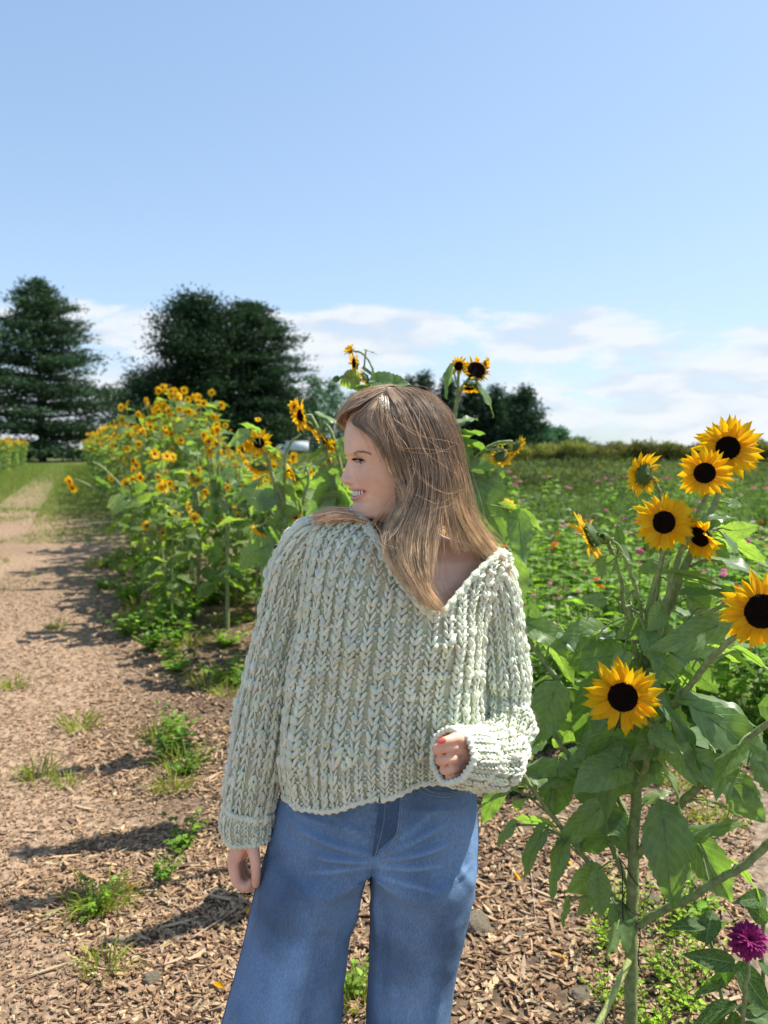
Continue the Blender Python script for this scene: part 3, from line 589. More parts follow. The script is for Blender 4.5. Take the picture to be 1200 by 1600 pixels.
L1 = [ # base, tip (px,py,d), half width px, mode
 (827, 975, 1.9, 900, 1015, 1.84, 21, 'f'), (1122, 978, 1.66, 1024, 1012, 1.62, 24, 'f'), (866, 1082, 1.8, 838, 1164, 1.76, 31, 'f'), (1028, 1092, 1.62, 1110, 1196, 1.58, 28, 'r'),
 (1104, 1120, 1.6, 1235, 1205, 1.55, 34, 'f'), (1080, 1094, 1.64, 1205, 1118, 1.62, 30, 'u'), (1094, 1192, 1.6, 1204, 1250, 1.55, 29, 'f'), (1082, 1300, 1.66, 1160, 1278, 1.6, 20, 'u'),
 (968, 1190, 1.66, 930, 1290, 1.66, 24, 's'), (1012, 1160, 1.72, 948, 1262, 1.70, 38, 'f'), (938, 1072, 1.78, 900, 1172, 1.8, 33, 'f'), (1030, 1112, 1.76, 1066, 1206, 1.74, 36, 'd'),
 (872, 1200, 1.80, 866, 1282, 1.78, 32, 'f'), (905, 1232, 1.76, 946, 1262, 1.76, 18, 'f'), (847, 1302, 1.76, 806, 1372, 1.74, 17, 's'), (882, 1318, 1.74, 846, 1400, 1.7, 18, 's'),
 (938, 1262, 1.70, 862, 1332, 1.72, 22, 'f'), (968, 1288, 1.74, 900, 1338, 1.76, 30, 'd'), (1036, 1280, 1.62, 1066, 1424, 1.56, 40, 'f'), (1090, 1320, 1.66, 1158, 1424, 1.64, 29, 'd'),
 (934, 1372, 1.70, 938, 1436, 1.68, 20, 'f'), (888, 1408, 1.72, 872, 1452, 1.72, 7, 's'), (1118, 812, 1.78, 1078, 826, 1.74, 13, 'f'), (1108, 830, 1.84, 1196, 866, 1.84, 30, 'b'),
 (1126, 876, 1.72, 1222, 900, 1.68, 22, 'e'), (1058, 896, 1.74, 1172, 912, 1.7, 22, 'b'), (1034, 792, 1.8, 984, 784, 1.82, 13, 'b'), (1036, 884, 1.82, 992, 888, 1.84, 15, 'f'),
 (968, 852, 1.78, 966, 822, 1.76, 9, 'd'), (990, 922, 1.82, 952, 938, 1.82, 12, 'f'), (1078, 930, 1.70, 1156, 926, 1.68, 22, 'e'), (1084, 936, 1.74, 1120, 968, 1.72, 20, 'd'),
 (934, 985, 1.84, 872, 1004, 1.8, 26, 'f'), (920, 992, 1.82, 978, 992, 1.78, 14, 'u'), (826, 962, 1.9, 808, 1052, 1.92, 22, 'f'), (958, 930, 1.8, 906, 958, 1.8, 18, 'b'),
 (985, 940, 1.85, 968, 990, 1.84, 18, 'b'), (800, 1040, 1.9, 832, 1102, 1.86, 20, 'b'), (905, 1010, 1.88, 930, 1062, 1.86, 26, 'd'), (860, 1000, 1.9, 900, 1058, 1.92, 20, 'b'),
 (1062, 1062, 1.7, 1096, 1100, 1.68, 22, 'b'), (1048, 1078, 1.76, 1088, 1010, 1.8, 16, 'b'), (1120, 1012, 1.62, 1190, 1040, 1.6, 20, 'b'), (1160, 1018, 1.6, 1230, 1060, 1.56, 20, 'b'),
 (1072, 1150, 1.66, 1046, 1180, 1.66, 18, 'b'), (1150, 1350, 1.6, 1200, 1398, 1.58, 12, 'b'), (1012, 1250, 1.78, 1050, 1230, 1.78, 10, 'u'), (1150, 1240, 1.58, 1196, 1290, 1.56, 24, 'd'),
 (800, 1150, 1.82, 768, 1224, 1.84, 24, 'f'), (812, 1200, 1.84, 846, 1240, 1.84, 12, 'b'), (780, 1230, 1.86, 750, 1290, 1.88, 16, 'f'), (802, 1290, 1.8, 768, 1318, 1.82, 14, 'u'), (870, 1215, 1.82, 846, 1250, 1.82, 14, 'b'),
 (1000, 1190, 1.72, 1040, 1210, 1.7, 16, 'u'), (900, 1120, 1.84, 872, 1180, 1.86, 26, 'd'), (955, 1150, 1.72, 915, 1215, 1.74, 28, 'd'), (1130, 1150, 1.62, 1170, 1190, 1.6, 18, 'b'),
 (1190, 1190, 1.56, 1240, 1260, 1.54, 26, 'f'), (1100, 1250, 1.62, 1150, 1262, 1.6, 14, 'b'), (1135, 880, 1.8, 1090, 850, 1.82, 20, 'b'), (1112, 812, 1.77, 1148, 806, 1.76, 12, 'e')]
allst = [s for s in pl.children if s.name.startswith('stem')]
SP = np.concatenate([np.array([v.co[:] for v in s.data.vertices]) for s in allst])
for i, (bx, by, bd, tx_, ty_, td, hw, m) in enumerate(L1):
    B = at(bx, by, bd); leaf_world(pl, inv, B, at(tx_, ty_, td), hw/1200*bd, m, i)
    Bl = B - base; lower = SP[SP[:, 2] < Bl[2] - .005]; q = lower[np.argmin(np.linalg.norm(lower - (Bl - (0, 0, .04)), axis=1))]
    if np.linalg.norm(q - Bl) < .2: petiole(pl, q, Bl, .0026)
pass
rl = np.random.RandomState(91); SPW = SP[(SP[:, 2] > .25) & (SP[:, 2] < 1.42)]
for i in range(84):
    q = SPW[rl.randint(len(SPW))]; az = rl.rand()*6.283; d = np.array((math.cos(az), math.sin(az)*.8, rl.uniform(-.9, .25))); B = q + nrm(d)*rl.uniform(.03, .09); L = rl.uniform(.055, .125)
    if B[2] > 1.15: L *= .6
    W0 = B + base
    if W0[1] < 1.60 and W0[2] > .95: W0[1] += .16; B = W0 - base
    if W0[0] > .56 and W0[2] < .82: continue
    leaf_world(pl, inv, W0, W0 + nrm(d)*L, L*rl.uniform(.34, .42), 'fudbsr'[rl.randint(6)], i); petiole(pl, q, B, .0022)
# black tie cord
cb_ = MB(); c0 = at(986, 1440, 1.72)
pts = [c0 + np.array((.020*math.cos(a), .020*math.sin(a), .085 - .011*a)) for a in np.linspace(0, 9, 26)]
pts = [at(975, 1480, 1.70), at(973, 1420, 1.70), at(972, 1360, 1.71), at(968, 1340, 1.72), at(990, 1375, 1.70)] + [tuple(p) for p in pts] + [at(999, 1450, 1.69), at(997, 1500, 1.70), at(1003, 1520, 1.7)]
M['cord'] = mat('black_cord', (.012, .012, .014), .5, .4, .1, 50)
add_tube(cb_, pts, .0014, 5, 90); cb_.build('tie_cord', M['cord'], label='thin black cord looped around the thick sunflower stalk', cat='cord')

# ------------------------------------------------------------------ plants behind and beside the woman
def spot_plant(label, bx, d, stems, heads, leaves, buds=()):
    base = np.array(((bx - 600)/1200*d, d, 0)); pl = ob('sunflower_plant', None, loc=tuple(base), label=label, cat='plant', group='sunflower plants in the middle row'); inv = Matrix.Translation(-Vector(base))
    stems_mesh(pl, base, [[(*s[:2], d + (s[2] if len(s) > 3 else 0), s[-1]) for s in ln] for ln in stems])
    SPt = np.concatenate([np.array([v.co[:] for v in s.data.vertices]) for s in pl.children])
    for i, (px, py, r, f, rd, cone, sd) in enumerate(heads):
        if r >= 17: head_world(pl, inv, at(px, py, d), f, r/1200*d, sd, rd, 15, cone, .3)
        else:
            z = nrm(np.array(f, float)); x = nrm(np.cross((0, 0, 1), z)); y = np.cross(z, x); ob('flower_head', MIDH[sd % 5], pl, mat=inv @ mat4(at(px, py, d), x, y, z, r/1200*d))
    for i, (ax, ay, tx_, ty_, hw, m) in enumerate(leaves):
        B = at(ax, ay, d - .02); leaf_world(pl, inv, B, at(tx_, ty_, d - .03 + .05*(i % 3)), hw/1200*d, m, i + int(bx))
        Bl = B - base; q = SPt[np.argmin(np.linalg.norm(SPt - (Bl - (0, 0, .05)), axis=1))]
        if np.linalg.norm(q - Bl) < .3: petiole(pl, q, Bl, .003)
    for (px, py, r, f) in buds: bud(pl, inv, px, py, d, r, f)
    return pl
G = lambda d: 703 + 1200*CAM_Z/d
spot_plant('sunflower plant rising behind the right of the woman head', 700, 2.7,
  [[(700, G(2.7), 9), (702, 1000, 8), (705, 800, 6.5), (708, 690, 5), (712, 640, 4), (722, 605, 3.6), (738, 585, 3.4)], [(705, 800, 5), (722, 762, 4.5), (738, 728, 4), (752, 706, 3.2), (778, 702, 3), (790, 706, 3)],
   [(738, 728, 3.2), (760, 700, 3), (785, 690, 3), (800, 690, 3)], [(712, 640, 3), (716, 600, 2.6), (717, 580, 2.6)]],
  [(744, 579, 26, (.1, -1, .35), .56, .9, 11), (717, 572, 17, (-.35, -1, .1), .42, .2, 12), (733, 606, 19, (-.1, -.25, -.9), .4, .5, 13), (782, 714, 22, (.1, .75, -.6), .40, .1, 14), (808, 697, 20, (.7, .2, -.4), .4, .2, 15),
   (744, 706, 17, (-.3, .8, -.3), .4, .2, 16), (715, 692, 16, (.3, -.6, -.4), .4, .3, 1), (797, 788, 14, (.4, -.5, .5), .35, .1, 2), (760, 568, 12, (.8, -.3, .2), .4, .5, 3)],
  [(706, 575, 692, 620, 12, 's'), (745, 600, 782, 644, 12, 'r'), (708, 665, 748, 640, 12, 'u'), (712, 680, 756, 672, 16, 'b'), (722, 690, 764, 700, 14, 'b'), (745, 712, 786, 676, 9, 'b'), (738, 742, 796, 850, 40, 'f'),
   (735, 750, 760, 830, 34, 'd'), (792, 794, 850, 818, 12, 'b'), (705, 720, 690, 790, 26, 'd'), (712, 700, 740, 740, 20, 'b'), (770, 738, 792, 760, 12, 'd'), (720, 672, 700, 650, 12, 'u'), (698, 760, 660, 820, 30, 'd'),
   (690, 850, 640, 900, 34, 'd'), (810, 810, 822, 880, 20, 'b'), (800, 880, 815, 950, 22, 'b')])
spot_plant('sunflower plant whose flowers show above the woman forehead', 610, 2.9,
  [[(610, G(2.9), 9), (608, 1000, 8), (606, 800, 6), (604, 680, 5), (600, 620, 4), (586, 588, 3.4), (566, 574, 3)], [(600, 620, 3), (580, 600, 2.8), (545, 588, 2.6), (530, 590, 2.6)], [(586, 588, 2.4), (580, 570, 2), (566, 552, 2), (553, 548, 2)]],
  [(554, 568, 20, (-.85, -.35, -.1), .42, .3, 21), (570, 590, 19, (-.7, .3, -.5), .4, .4, 22), (548, 548, 14, (-.6, -.3, .6), .3, .3, 4)],
  [(588, 596, 640, 600, 17, 'f'), (556, 588, 528, 604, 15, 'd'), (560, 606, 604, 606, 14, 'b'), (572, 548, 590, 552, 4, 'u'), (604, 640, 570, 610, 16, 'b'), (600, 660, 560, 640, 18, 'b')],
  [(526, 592, 15, (-.7, .1, -.4))])
spot_plant('leaning sunflower cluster just left of the woman face', 545, 3.2,
  [[(555, G(3.2), 7), (548, 950, 6), (535, 830, 5), (527, 780, 4.6), (518, 735, 4.2), (506, 700, 4), (494, 664, 3.6), (482, 645, 3.2), (474, 650, 3)], [(540, 860, 5), (536, 780, 4), (530, 720, 3.6), (518, 675, 3.2), (504, 660, 2.8), (500, 672, 2.6)]],
  [(470, 650, 27, (-.85, -.5, -.05), .40, .35, 31), (460, 636, 15, (-.7, -.5, .3), .4, .3, 1), (484, 664, 20, (-.7, .1, -.7), .38, .5, 32), (507, 688, 22, (-.5, -.3, -.6), .38, .3, 33), (520, 697, 14, (.3, -.6, -.4), .4, .5, 2), (530, 772, 17, (-.3, -.6, -.2), .4, .4, 34)],
  [(500, 648, 540, 660, 9, 'u'), (510, 700, 478, 712, 8, 'b'), (520, 712, 470, 724, 10, 'u'), (536, 690, 552, 720, 14, 'd'), (525, 740, 480, 770, 20, 'd'), (530, 780, 500, 830, 26, 'd'), (528, 766, 560, 790, 20, 'b'),
   (515, 780, 470, 800, 24, 'f'), (540, 830, 500, 880, 30, 'd'), (535, 800, 585, 830, 24, 'b'), (508, 760, 496, 790, 14, 'b')])
spot_plant('sunflower plant with one open bloom facing camera', 455, 3.9,
  [[(468, G(3.9), 8), (462, 930, 7), (450, 860, 6), (440, 810, 5.5), (430, 760, 4.4), (418, 720, 3.6), (408, 698, 3)], [(448, 850, 5), (440, 780, 4), (424, 740, 3), (400, 720, 2.6), (394, 734, 2.4)], [(455, 880, 4.5), (472, 790, 3), (482, 750, 2.6), (478, 730, 2.4), (466, 734, 2.4)],
   [(452, 880, 5), (442, 850, 3.6), (425, 822, 3), (412, 818, 2.6), (406, 826, 2.4)], [(445, 800, 3.4), (444, 750, 3), (450, 700, 2.8), (470, 678, 2.4)]],
  [(405, 692, 24, (-.1, -1, .15), .36, .1, 41), (388, 697, 12, (-.4, -1, 0), .4, .2, 1), (408, 732, 19, (-.2, .3, -.8), .38, .5, 42), (460, 741, 21, (-.85, -.2, -.35), .42, .55, 43), (407, 828, 18, (-.5, .2, -.6), .40, .4, 44), (462, 808, 13, (-.3, -.9, .1), .35, .1, 2), (395, 730, 14, (-.4, -.3, -.6), .4, .2, 3), (403, 656, 6, (0, -.6, .8), .4, .2, 1)],
  [(402, 672, 376, 656, 9, 'b'), (385, 680, 350, 690, 14, 'f'), (425, 708, 440, 690, 8, 'b'), (425, 775, 392, 800, 18, 'f'), (440, 800, 470, 830, 20, 'd'), (420, 850, 380, 880, 26, 'f'), (435, 880, 415, 935, 24, 'd'), (452, 900, 420, 950, 20, 'd'), (466, 745, 485, 770, 12, 'd'),
   (415, 790, 372, 760, 14, 'f'), (440, 760, 480, 790, 16, 'b'), (430, 820, 465, 860, 18, 'b'), (400, 860, 372, 890, 16, 'd'), (418, 700, 440, 712, 8, 'b'), (446, 740, 470, 722, 8, 'b')])
spot_plant('sunflower plant leaning out over the dirt path with two blooms', 225, 8.6,
  [[(262, G(8.6), 4), (240, 850, 3.6), (220, 820, 3), (190, 790, 2.4), (150, 765, 2), (122, 750, 1.6), (112, 752, 1.5)], [(240, 850, 3), (220, 800, 2.6), (190, 760, 2), (160, 730, 1.8), (145, 722, 1.6)]],
  [(109, 752, 10, (-.5, -.8, -.1), .3, .2, 1), (113, 763, 9, (-.2, -.8, -.4), .3, .3, 2), (175, 748, 8, (-.5, -.6, .1), .4, .3, 3)],
  [(190, 770, 215, 800, 12, 'd'), (170, 760, 150, 740, 12, 'b'), (205, 800, 190, 820, 10, 'b'), (200, 780, 240, 770, 12, 'f')])
SPOTS = [('sunflower plant with a bloom hanging low beside the path', 300, 7.0, [(254, 833, 11, (-.3, -1, .25)), (307, 751, 14, (-.1, -.75, .75)), (330, 798, 10, (-.2, -.8, .4)), (342, 808, 8, (0, -1, 0)), (300, 742, 8, (0, .5, -.6)), (372, 806, 8, (.2, -1, .2))]),
         ('tallest sunflower plant at the crest of the long row', 283, 10.3, [(255, 634, 9, (-.1, -1, 0)), (272, 612, 8, (.1, -1, .2)), (228, 627, 8, (-.7, -.6, 0)), (225, 655, 9, (-.4, -1, 0)), (215, 672, 8, (-.2, -1, .2)), (262, 682, 9, (-.5, -.4, -.3)), (285, 660, 7, (.5, -.8, 0)), (292, 672, 7, (.5, -.6, 0))]),
         ('sunflower plant with a small pair of blooms left of open bloom', 345, 6.3, [(340, 672, 9, (-.4, -.9, .1)), (326, 690, 10, (.2, -.7, -.2)), (318, 680, 8, (-.3, -.6, .2)), (328, 706, 9, (-.1, -1, 0)), (338, 694, 8, (.4, -.8, 0)), (356, 762, 8, (-.5, -.6, .2))])]
for lab, bx, d, hs in SPOTS:
    st = []; 
    for (px, py, r, f) in hs: st.append([(bx + 10, 703 + 1200*.5/d, 3), (bx*.6 + px*.4, (py + 3*800)/4, 2.2), (px + 2, py + 12, 1.6), (px, py, 1.5)])
    st.append([(bx + 10, G(d), 4), (bx + 10, 703 + 1200*.5/d, 3.4), (bx, 760, 2.6)])
    lv = []
    for i in range(26):
        yy = rs.uniform(690, 703 + 1200*1.2/d); xx = bx + rs.normal(0, 16); a = rs.uniform(0, 6.28); lv.append((xx, yy, xx + 26*math.cos(a), yy + 14 + 12*math.sin(a), rs.uniform(7, 12), 'fbdus'[rs.randint(5)]))
    spot_plant(lab, bx, d, st, [(px, py, r, f, .36, .1, i) for i, (px, py, r, f) in enumerate(hs)], lv)

# ------------------------------------------------------------------ prototypes for the rows
def proto(H, nl, nh, seed, far=False, spread=.32, hr=.062):
    r = np.random.RandomState(seed); root = ob('sunflower_plant', None); b = MB()
    bend = r.normal(0, .12, 2); top = np.array((bend[0], bend[1], H*.9))
    main = resample([(0, 0, -.05), (bend[0]*.3, bend[1]*.2, H*.35), (bend[0]*.7, bend[1]*.6, H*.65), top], 14); add_tube(b, main, np.linspace(.014, .006, 14), 5 if not far else 3)
    heads = []
    for i in range(nh):
        k = r.uniform(.30, .95); p0 = main[int(k*13)]; az = r.rand()*6.283; L = spread*r.uniform(.6, 1.2)*(1.3 - .5*k)
        p1 = p0 + np.array((math.cos(az)*L*.6, math.sin(az)*L*.6, L*.5)); p2 = p0 + np.array((math.cos(az)*L, math.sin(az)*L, (H - p0[2])*r.uniform(.55, 1.0)))
        P = resample([p0, p1, p2], 8); add_tube(b, P, np.linspace(.007, .0035, 8), 4 if not far else 3); heads.append(P[-1]); 
        for q in range(2): heads.append(None); 
    hp = [h for h in heads if h is not None]
    b.build('stem', M['stem'], root)
    lp = []
    allp = main[2:]
    for i in range(nl):
        p = allp[r.randint(len(allp))] if r.rand() < .55 else hp[r.randint(len(hp))] - np.array((0, 0, r.uniform(.05, .4)))
        az = r.rand()*6.283; d = np.array((math.cos(az), math.sin(az), r.uniform(-.7, .25))); L = r.uniform(.10, .22)
        p = p + d*np.array((1, 1, .3))*r.uniform(.03, .16); lp.append((p, nrm(d), L))
    if not far:
        for i, (p, d, L) in enumerate(lp):
            x, y, z = frame(d, (r.normal(0, .4), r.normal(0, .4), 1)); ob('leaf', ROWL[i % 6], root, mat=mat4(p, x, y, z, L))
    else:
        fb = MB()
        for i, (p, d, L) in enumerate(lp*2):
            V, F, U = leaf_arr(400 + i % 6, 4, 3, .1, .38, 0); x, y, z = frame(d + (r.normal(0, .3, 3) if i >= len(lp) else 0), (r.normal(0, .5), r.normal(0, .5), 1)); L *= 1.3
            fb.add((V[:, :1]*x + V[:, 1:2]*y + V[:, 2:]*z)*L + p, F, (1, 1, 1), U)
        fb.build('foliage', M['rowleaf'], root)
    for i, p in enumerate(hp):
        f = nrm(np.array((-.35 + r.normal(0, .6), -.8 + r.normal(0, .5), r.normal(.05, .35)))); x = nrm(np.cross((0, 0, 1), f)); y = np.cross(f, x)
        ob('flower_head', MIDH[(i + seed) % 5], root, mat=mat4(p, x, y, f, hr*r.uniform(.75, 1.15)*(1.12 if far else 1)))
    return root
def place(root, x, y, z, sc, rot, label, group):
    root.location = (x, y, z); root.scale = (sc,)*3; root.rotation_euler = (0, 0, rot); root['label'] = label; root['category'] = 'plant'; root['group'] = group
protN = [proto(1.5, 66, 5, 500 + i) for i in range(4)]; protM = [proto(2.35, 66, 11, 520 + i, hr=.068) for i in range(4)]; protF = [proto(2.4, 60, 13, 540 + i, True, hr=.085) for i in range(4)]
used = set()
def use(pr, i):
    p = pr[i % len(pr)]
    if id(p) in used: return copy_tree(p)
    used.add(id(p)); return p
k = 0
for (y0, y1, pr, step, lanes, lab, sc0) in ((4.3, 9.2, protN, .42, (.95, 1.5, 2.05), 'lower leafy sunflower plant, near end of row', (.74, 1.08)), (9.4, 21, protM, .5, (1.0, 1.55, 2.1), 'tall blooming sunflower plant, middle of row', (.86, 1.04)), (21.3, 66, protF, .8, (1.05, 1.8), 'distant blooming sunflower plant, far end of row', (.92, 1.12))):
    y = y0
    while y < y1:
        for s in lanes:
            if y < 5.6 and s < 1.2: continue
            if y < 6.5 and rs.rand() < .35: continue
            yy = y + rs.uniform(-.2, .2); x = s + rs.normal(0, .13) - .4*yy
            if y < 9.2 and x > -.25*yy + .2 and False: continue
            place(use(pr, k), x, yy, -.02, rs.uniform(*sc0)*(1 if y0 < 5 else ((.90, .99, .74)[lanes.index(s)] if y0 < 10 and yy < 12.5 else .86)), rs.normal(0, .9), lab + {0: ', path side line', 1: ', middle line', 2: ', field side line'}[lanes.index(s)] + (', nearer half' if yy < (y0 + y1)/2 else ', farther half'), 'sunflower plants of the long row right of the path'); k += 1
        y += step*(1 if y < 21 else (y/21)**.7)
y = 20.0
while y < 70:
    for s in (-4.6, -5.4):
        place(use(protF, k), s + rs.normal(0, .2) - .4*y, y + rs.uniform(-.2, .2), -.05, rs.uniform(.82, 1.0), rs.normal(0, .9), 'blooming sunflower plant in the left row, ' + ('path side line' if s > -5 else 'outer line'), 'sunflower plants of the row left of the path'); k += 1
    y += .75*(y/20)**.8
# ------------------------------------------------------------------ zinnias
def lance(seed, nv=5, nu=3, wide=.17, fold=.3, droop=.25):
    r = np.random.RandomState(seed); t = np.linspace(0, 1, nv)[:, None]; q = np.linspace(-1, 1, nu)[None]
    w = wide*np.sin(np.pi*np.clip(t*.96 + .03, 0, 1)**.75) + .004
    z = fold*np.abs(q)*w - droop*t*t + 0*q
    return np.stack([w*q + .05*np.sin(3*t + seed), t + 0*q, z], -1).reshape(-1, 3), gridF(nv, nu), gridUV(nv, nu)
def put(b, arr, p, d, L, hint, col=(1, 1, 1), mi=0, ws=1.0):
    V, F, U = arr; x, y, z = frame(d, hint); b.add((V[:, :1]*x*ws + V[:, 1:2]*y + V[:, 2:]*z)*L + p, F, col, U, mi)
LN = [lance(i, droop=.1 + .1*i) for i in range(5)]; LN2 = [lance(i + 9, 4, 3, .42, .3, .2) for i in range(3)]
def zinnia_foliage(seed, H):
    r = np.random.RandomState(seed); b = MB(); tops = []
    for i in range(r.randint(4, 6)):
        az = r.rand()*6.28; L = r.uniform(.03, .17); h = H*r.uniform(.72, 1.0)
        P = resample([(0, 0, 0), (math.cos(az)*L*.7, math.sin(az)*L*.7, h*.4), (math.cos(az)*L, math.sin(az)*L, h)], 10); add_tube(b, P, np.linspace(.004, .0025, 10), 3, col=(.8, .8, .7), cap=False); tops.append(P[-1])
        for k in np.linspace(.2, .95, 9):
            p = P[int(k*9)]; a = r.rand()*6.28
            for s in (0, math.pi):
                d = np.array((math.cos(a + s), math.sin(a + s), r.uniform(.1, .8))); put(b, LN[r.randint(5)], p, nrm(d), r.uniform(.07, .125)*(1.3 - .4*k), (r.normal(0, .3), r.normal(0, .3), 1), np.array((1.0, 1, .9))*r.uniform(.8, 1.25), ws=1.35)
    return b.mesh('foliage', M['zleaf']), tops
ZP = [zinnia_foliage(600 + i, .84) for i in range(6)]
ZC = {'magenta': (.62, .03, .25), 'pink': (.80, .22, .42), 'red': (.62, .02, .02), 'orange': (.85, .16, .03), 'pale pink': (.85, .42, .42), 'violet': (.60, .15, .60), 'yellow': (.85, .55, .05), 'white': (.8, .78, .7)}
ZF = {}
for nme, c in ZC.items():
    for v in range(2):
        r = np.random.RandomState(v + 5); b = MB()
        for lay, (m, L, tl) in enumerate(((12, 1, .05), (10, .8, .25), (7, .55, .55))):
            for i in range(m):
                a = (i + lay*.5)/m*6.283; d = (math.cos(a)*math.cos(tl), math.sin(a)*math.cos(tl), math.sin(tl) - .05); put(b, LN2[(i + lay) % 3], np.array((0, 0, .04*lay)), nrm(np.array(d)), L*r.uniform(.9, 1.08), (0, 0, 1), np.array(c)*r.uniform(.8, 1.15), ws=.62)
        th = np.linspace(0, 6.283, 9)[:-1]
        for rr, z in ((.2, .16),): b.add(np.vstack([np.stack([rr*np.cos(th), rr*np.sin(th), 0*th + z*.4], 1), [(0, 0, z + .1)]]), [(i, (i + 1) % 8, 8) for i in range(8)], (.7, .4, .03))
        ZF[nme, v] = b.mesh('flower', M['zflower'])
spots = []; tries = 0
names = ['magenta', 'pink', 'red', 'orange', 'pale pink', 'magenta', 'pink', 'red', 'violet', 'pale pink', 'orange', 'white']
while len(spots) < 262 and tries < 9000:
    tries += 1; y = 3.75 + 5.2*rs.rand()**1.15; x = rs.uniform(-.30, .60)*y
    if x + .4*y < 2.25 + .12*rs.rand(): continue
    if any((x - a)**2 + (y - b_)**2 < .045*(y/5)**2 for a, b_ in spots): continue
    spots.append((x, y))
for i, (x, y) in enumerate(spots):
    fm, tops = ZP[i % 6]; cn = names[rs.randint(len(names))]; sc = rs.uniform(.86, 1.15)*(.9 + .12*sstep(y, 4, 7)); c = cn
    has = rs.rand() < .58
    side = 'left of her' if x/y < -.02 else ('beside her sleeve' if x/y < .28 else 'by the right stalks')
    where = 'front edge' if y < 4.9 else ('middle' if y < 6.6 else 'back')
    lab = ('zinnia with %s blooms at the %s of the bed, %s' % (c, where, side)) if has else ('zinnia without open blooms, %s of the bed, %s' % (where, side))
    root = ob('zinnia_plant', None, loc=(x, y, 0), label=lab, cat='plant', group='zinnias in the flower bed'); root.scale = (sc,)*3; root.rotation_euler = (0, 0, rs.rand()*6.28)
    ob('foliage', fm, root)
    if has:
        for j, tp in enumerate(tops):
            if rs.rand() < .5:
                ob('flower', ZF[c, j % 2], root, mat=Matrix.Translation(tp + np.array((0, 0, .012))) @ Matrix.Rotation(rs.normal(0, .3), 4, 'X') @ Matrix.Rotation(rs.rand()*6, 4, 'Z') @ Matrix.Scale(rs.uniform(.02, .032), 4))
for i in range(34):
    y = rs.uniform(9.2, 18); x = rs.uniform(.02, .5)*y; c = ('pink', 'violet', 'magenta', 'pale pink')[i % 4]; fm, tops = ZP[i % 6]
    root = ob('zinnia_plant', None, loc=(x, y, .12), label='far zinnia with %s blooms rising out of the feathery field %s' % (c, ('nearer', 'farther')[y > 13]), cat='plant', group='scattered zinnias in the feathery field'); root.scale = (1.15,)*3; root.rotation_euler = (0, 0, rs.rand()*6.28)
    ob('foliage', fm, root)
    for tp in tops[:2]: ob('flower', ZF[c, 0], root, mat=Matrix.Translation(tp + np.array((0, 0, .03))) @ Matrix.Scale(.035, 4))
# near purple zinnia
zb = at(1150, 1760, 1.56); zb[2] = 0
zr = ob('zinnia_plant', None, loc=tuple(zb), label='deep purple zinnia with broad dark leaves in the bottom right corner', cat='plant'); inv = Matrix.Translation(-Vector(zb))
M['zpurple'] = mat('purple_petal', (.20, .012, .085), .6, .2, .2, 60, attr=True, transl=(1.2, 1, 1), tfac=.2)
zc = at(1170, 1468, 1.54); b = MB(); V, F, U = lance(77, 6, 4, .34, .5, .25); b.add(V, F, np.array((1, 1, 1)) + U[:, 1:2]*np.array((.6, .4, .8)), U); zp = b.mesh('petal', M['zpurple'])
b = MB(); head_core(b, .16, 3, 1); f = nrm(np.array((-.15, -.75, .65))); x = nrm(np.cross((0, 0, 1), f)); y = np.cross(f, x)
M['zeye'] = mat('purple_eye', (.12, .012, .03), .8, .1, .3, 90, attr=True)
zh = ob('flower_head', b.mesh('flower_head', [M['zeye'], M['sepal']]), zr, mat=inv @ mat4(zc, x, y, f, .045))
for lay in range(6):
    m = 15 - lay
    for i in range(m):
        a = (i + .5*lay)/m*6.283 + rs.normal(0, .06); tl = -.25 + .24*lay; L = (.92 - .09*lay)*rs.uniform(.9, 1.08); Y = np.array((math.cos(a)*math.cos(tl), math.sin(a)*math.cos(tl), math.sin(tl))); X = np.array((math.sin(a), -math.cos(a), 0)); Z = np.cross(X, Y)
        ob('petal', zp, zh, mat=mat4((.06*math.cos(a), .06*math.sin(a), -.05 + .045*lay), X, Y, Z, (L*.72, L, L)))
stems_mesh(zr, zb, [[(1150, 1790, 1.56, 5), (1156, 1650, 1.56, 5), (1164, 1560, 1.55, 4.5), (1170, 1490, 1.55, 4)], [(1128, 1790, 1.6, 4), (1132, 1600, 1.6, 4), (1118, 1500, 1.6, 3.5), (1106, 1460, 1.6, 3.5)], [(1190, 1790, 1.6, 4), (1192, 1500, 1.6, 4), (1194, 1400, 1.6, 3.5)]])
M['zbig'] = mat('zinnia_big_leaf', (.065, .125, .035), .5, .4, .2, 20, transl=(2.2, 2.6, .8), uvveins=True, bump=.5, tfac=.35)
ZL = []
for i in range(4):
    V, F, U = lance(30 + i, 12, 7, .24, .25, .18); b = MB(); b.add(V, F, (1, 1, 1), U); ZL.append(b.mesh('leaf', M['zbig']))
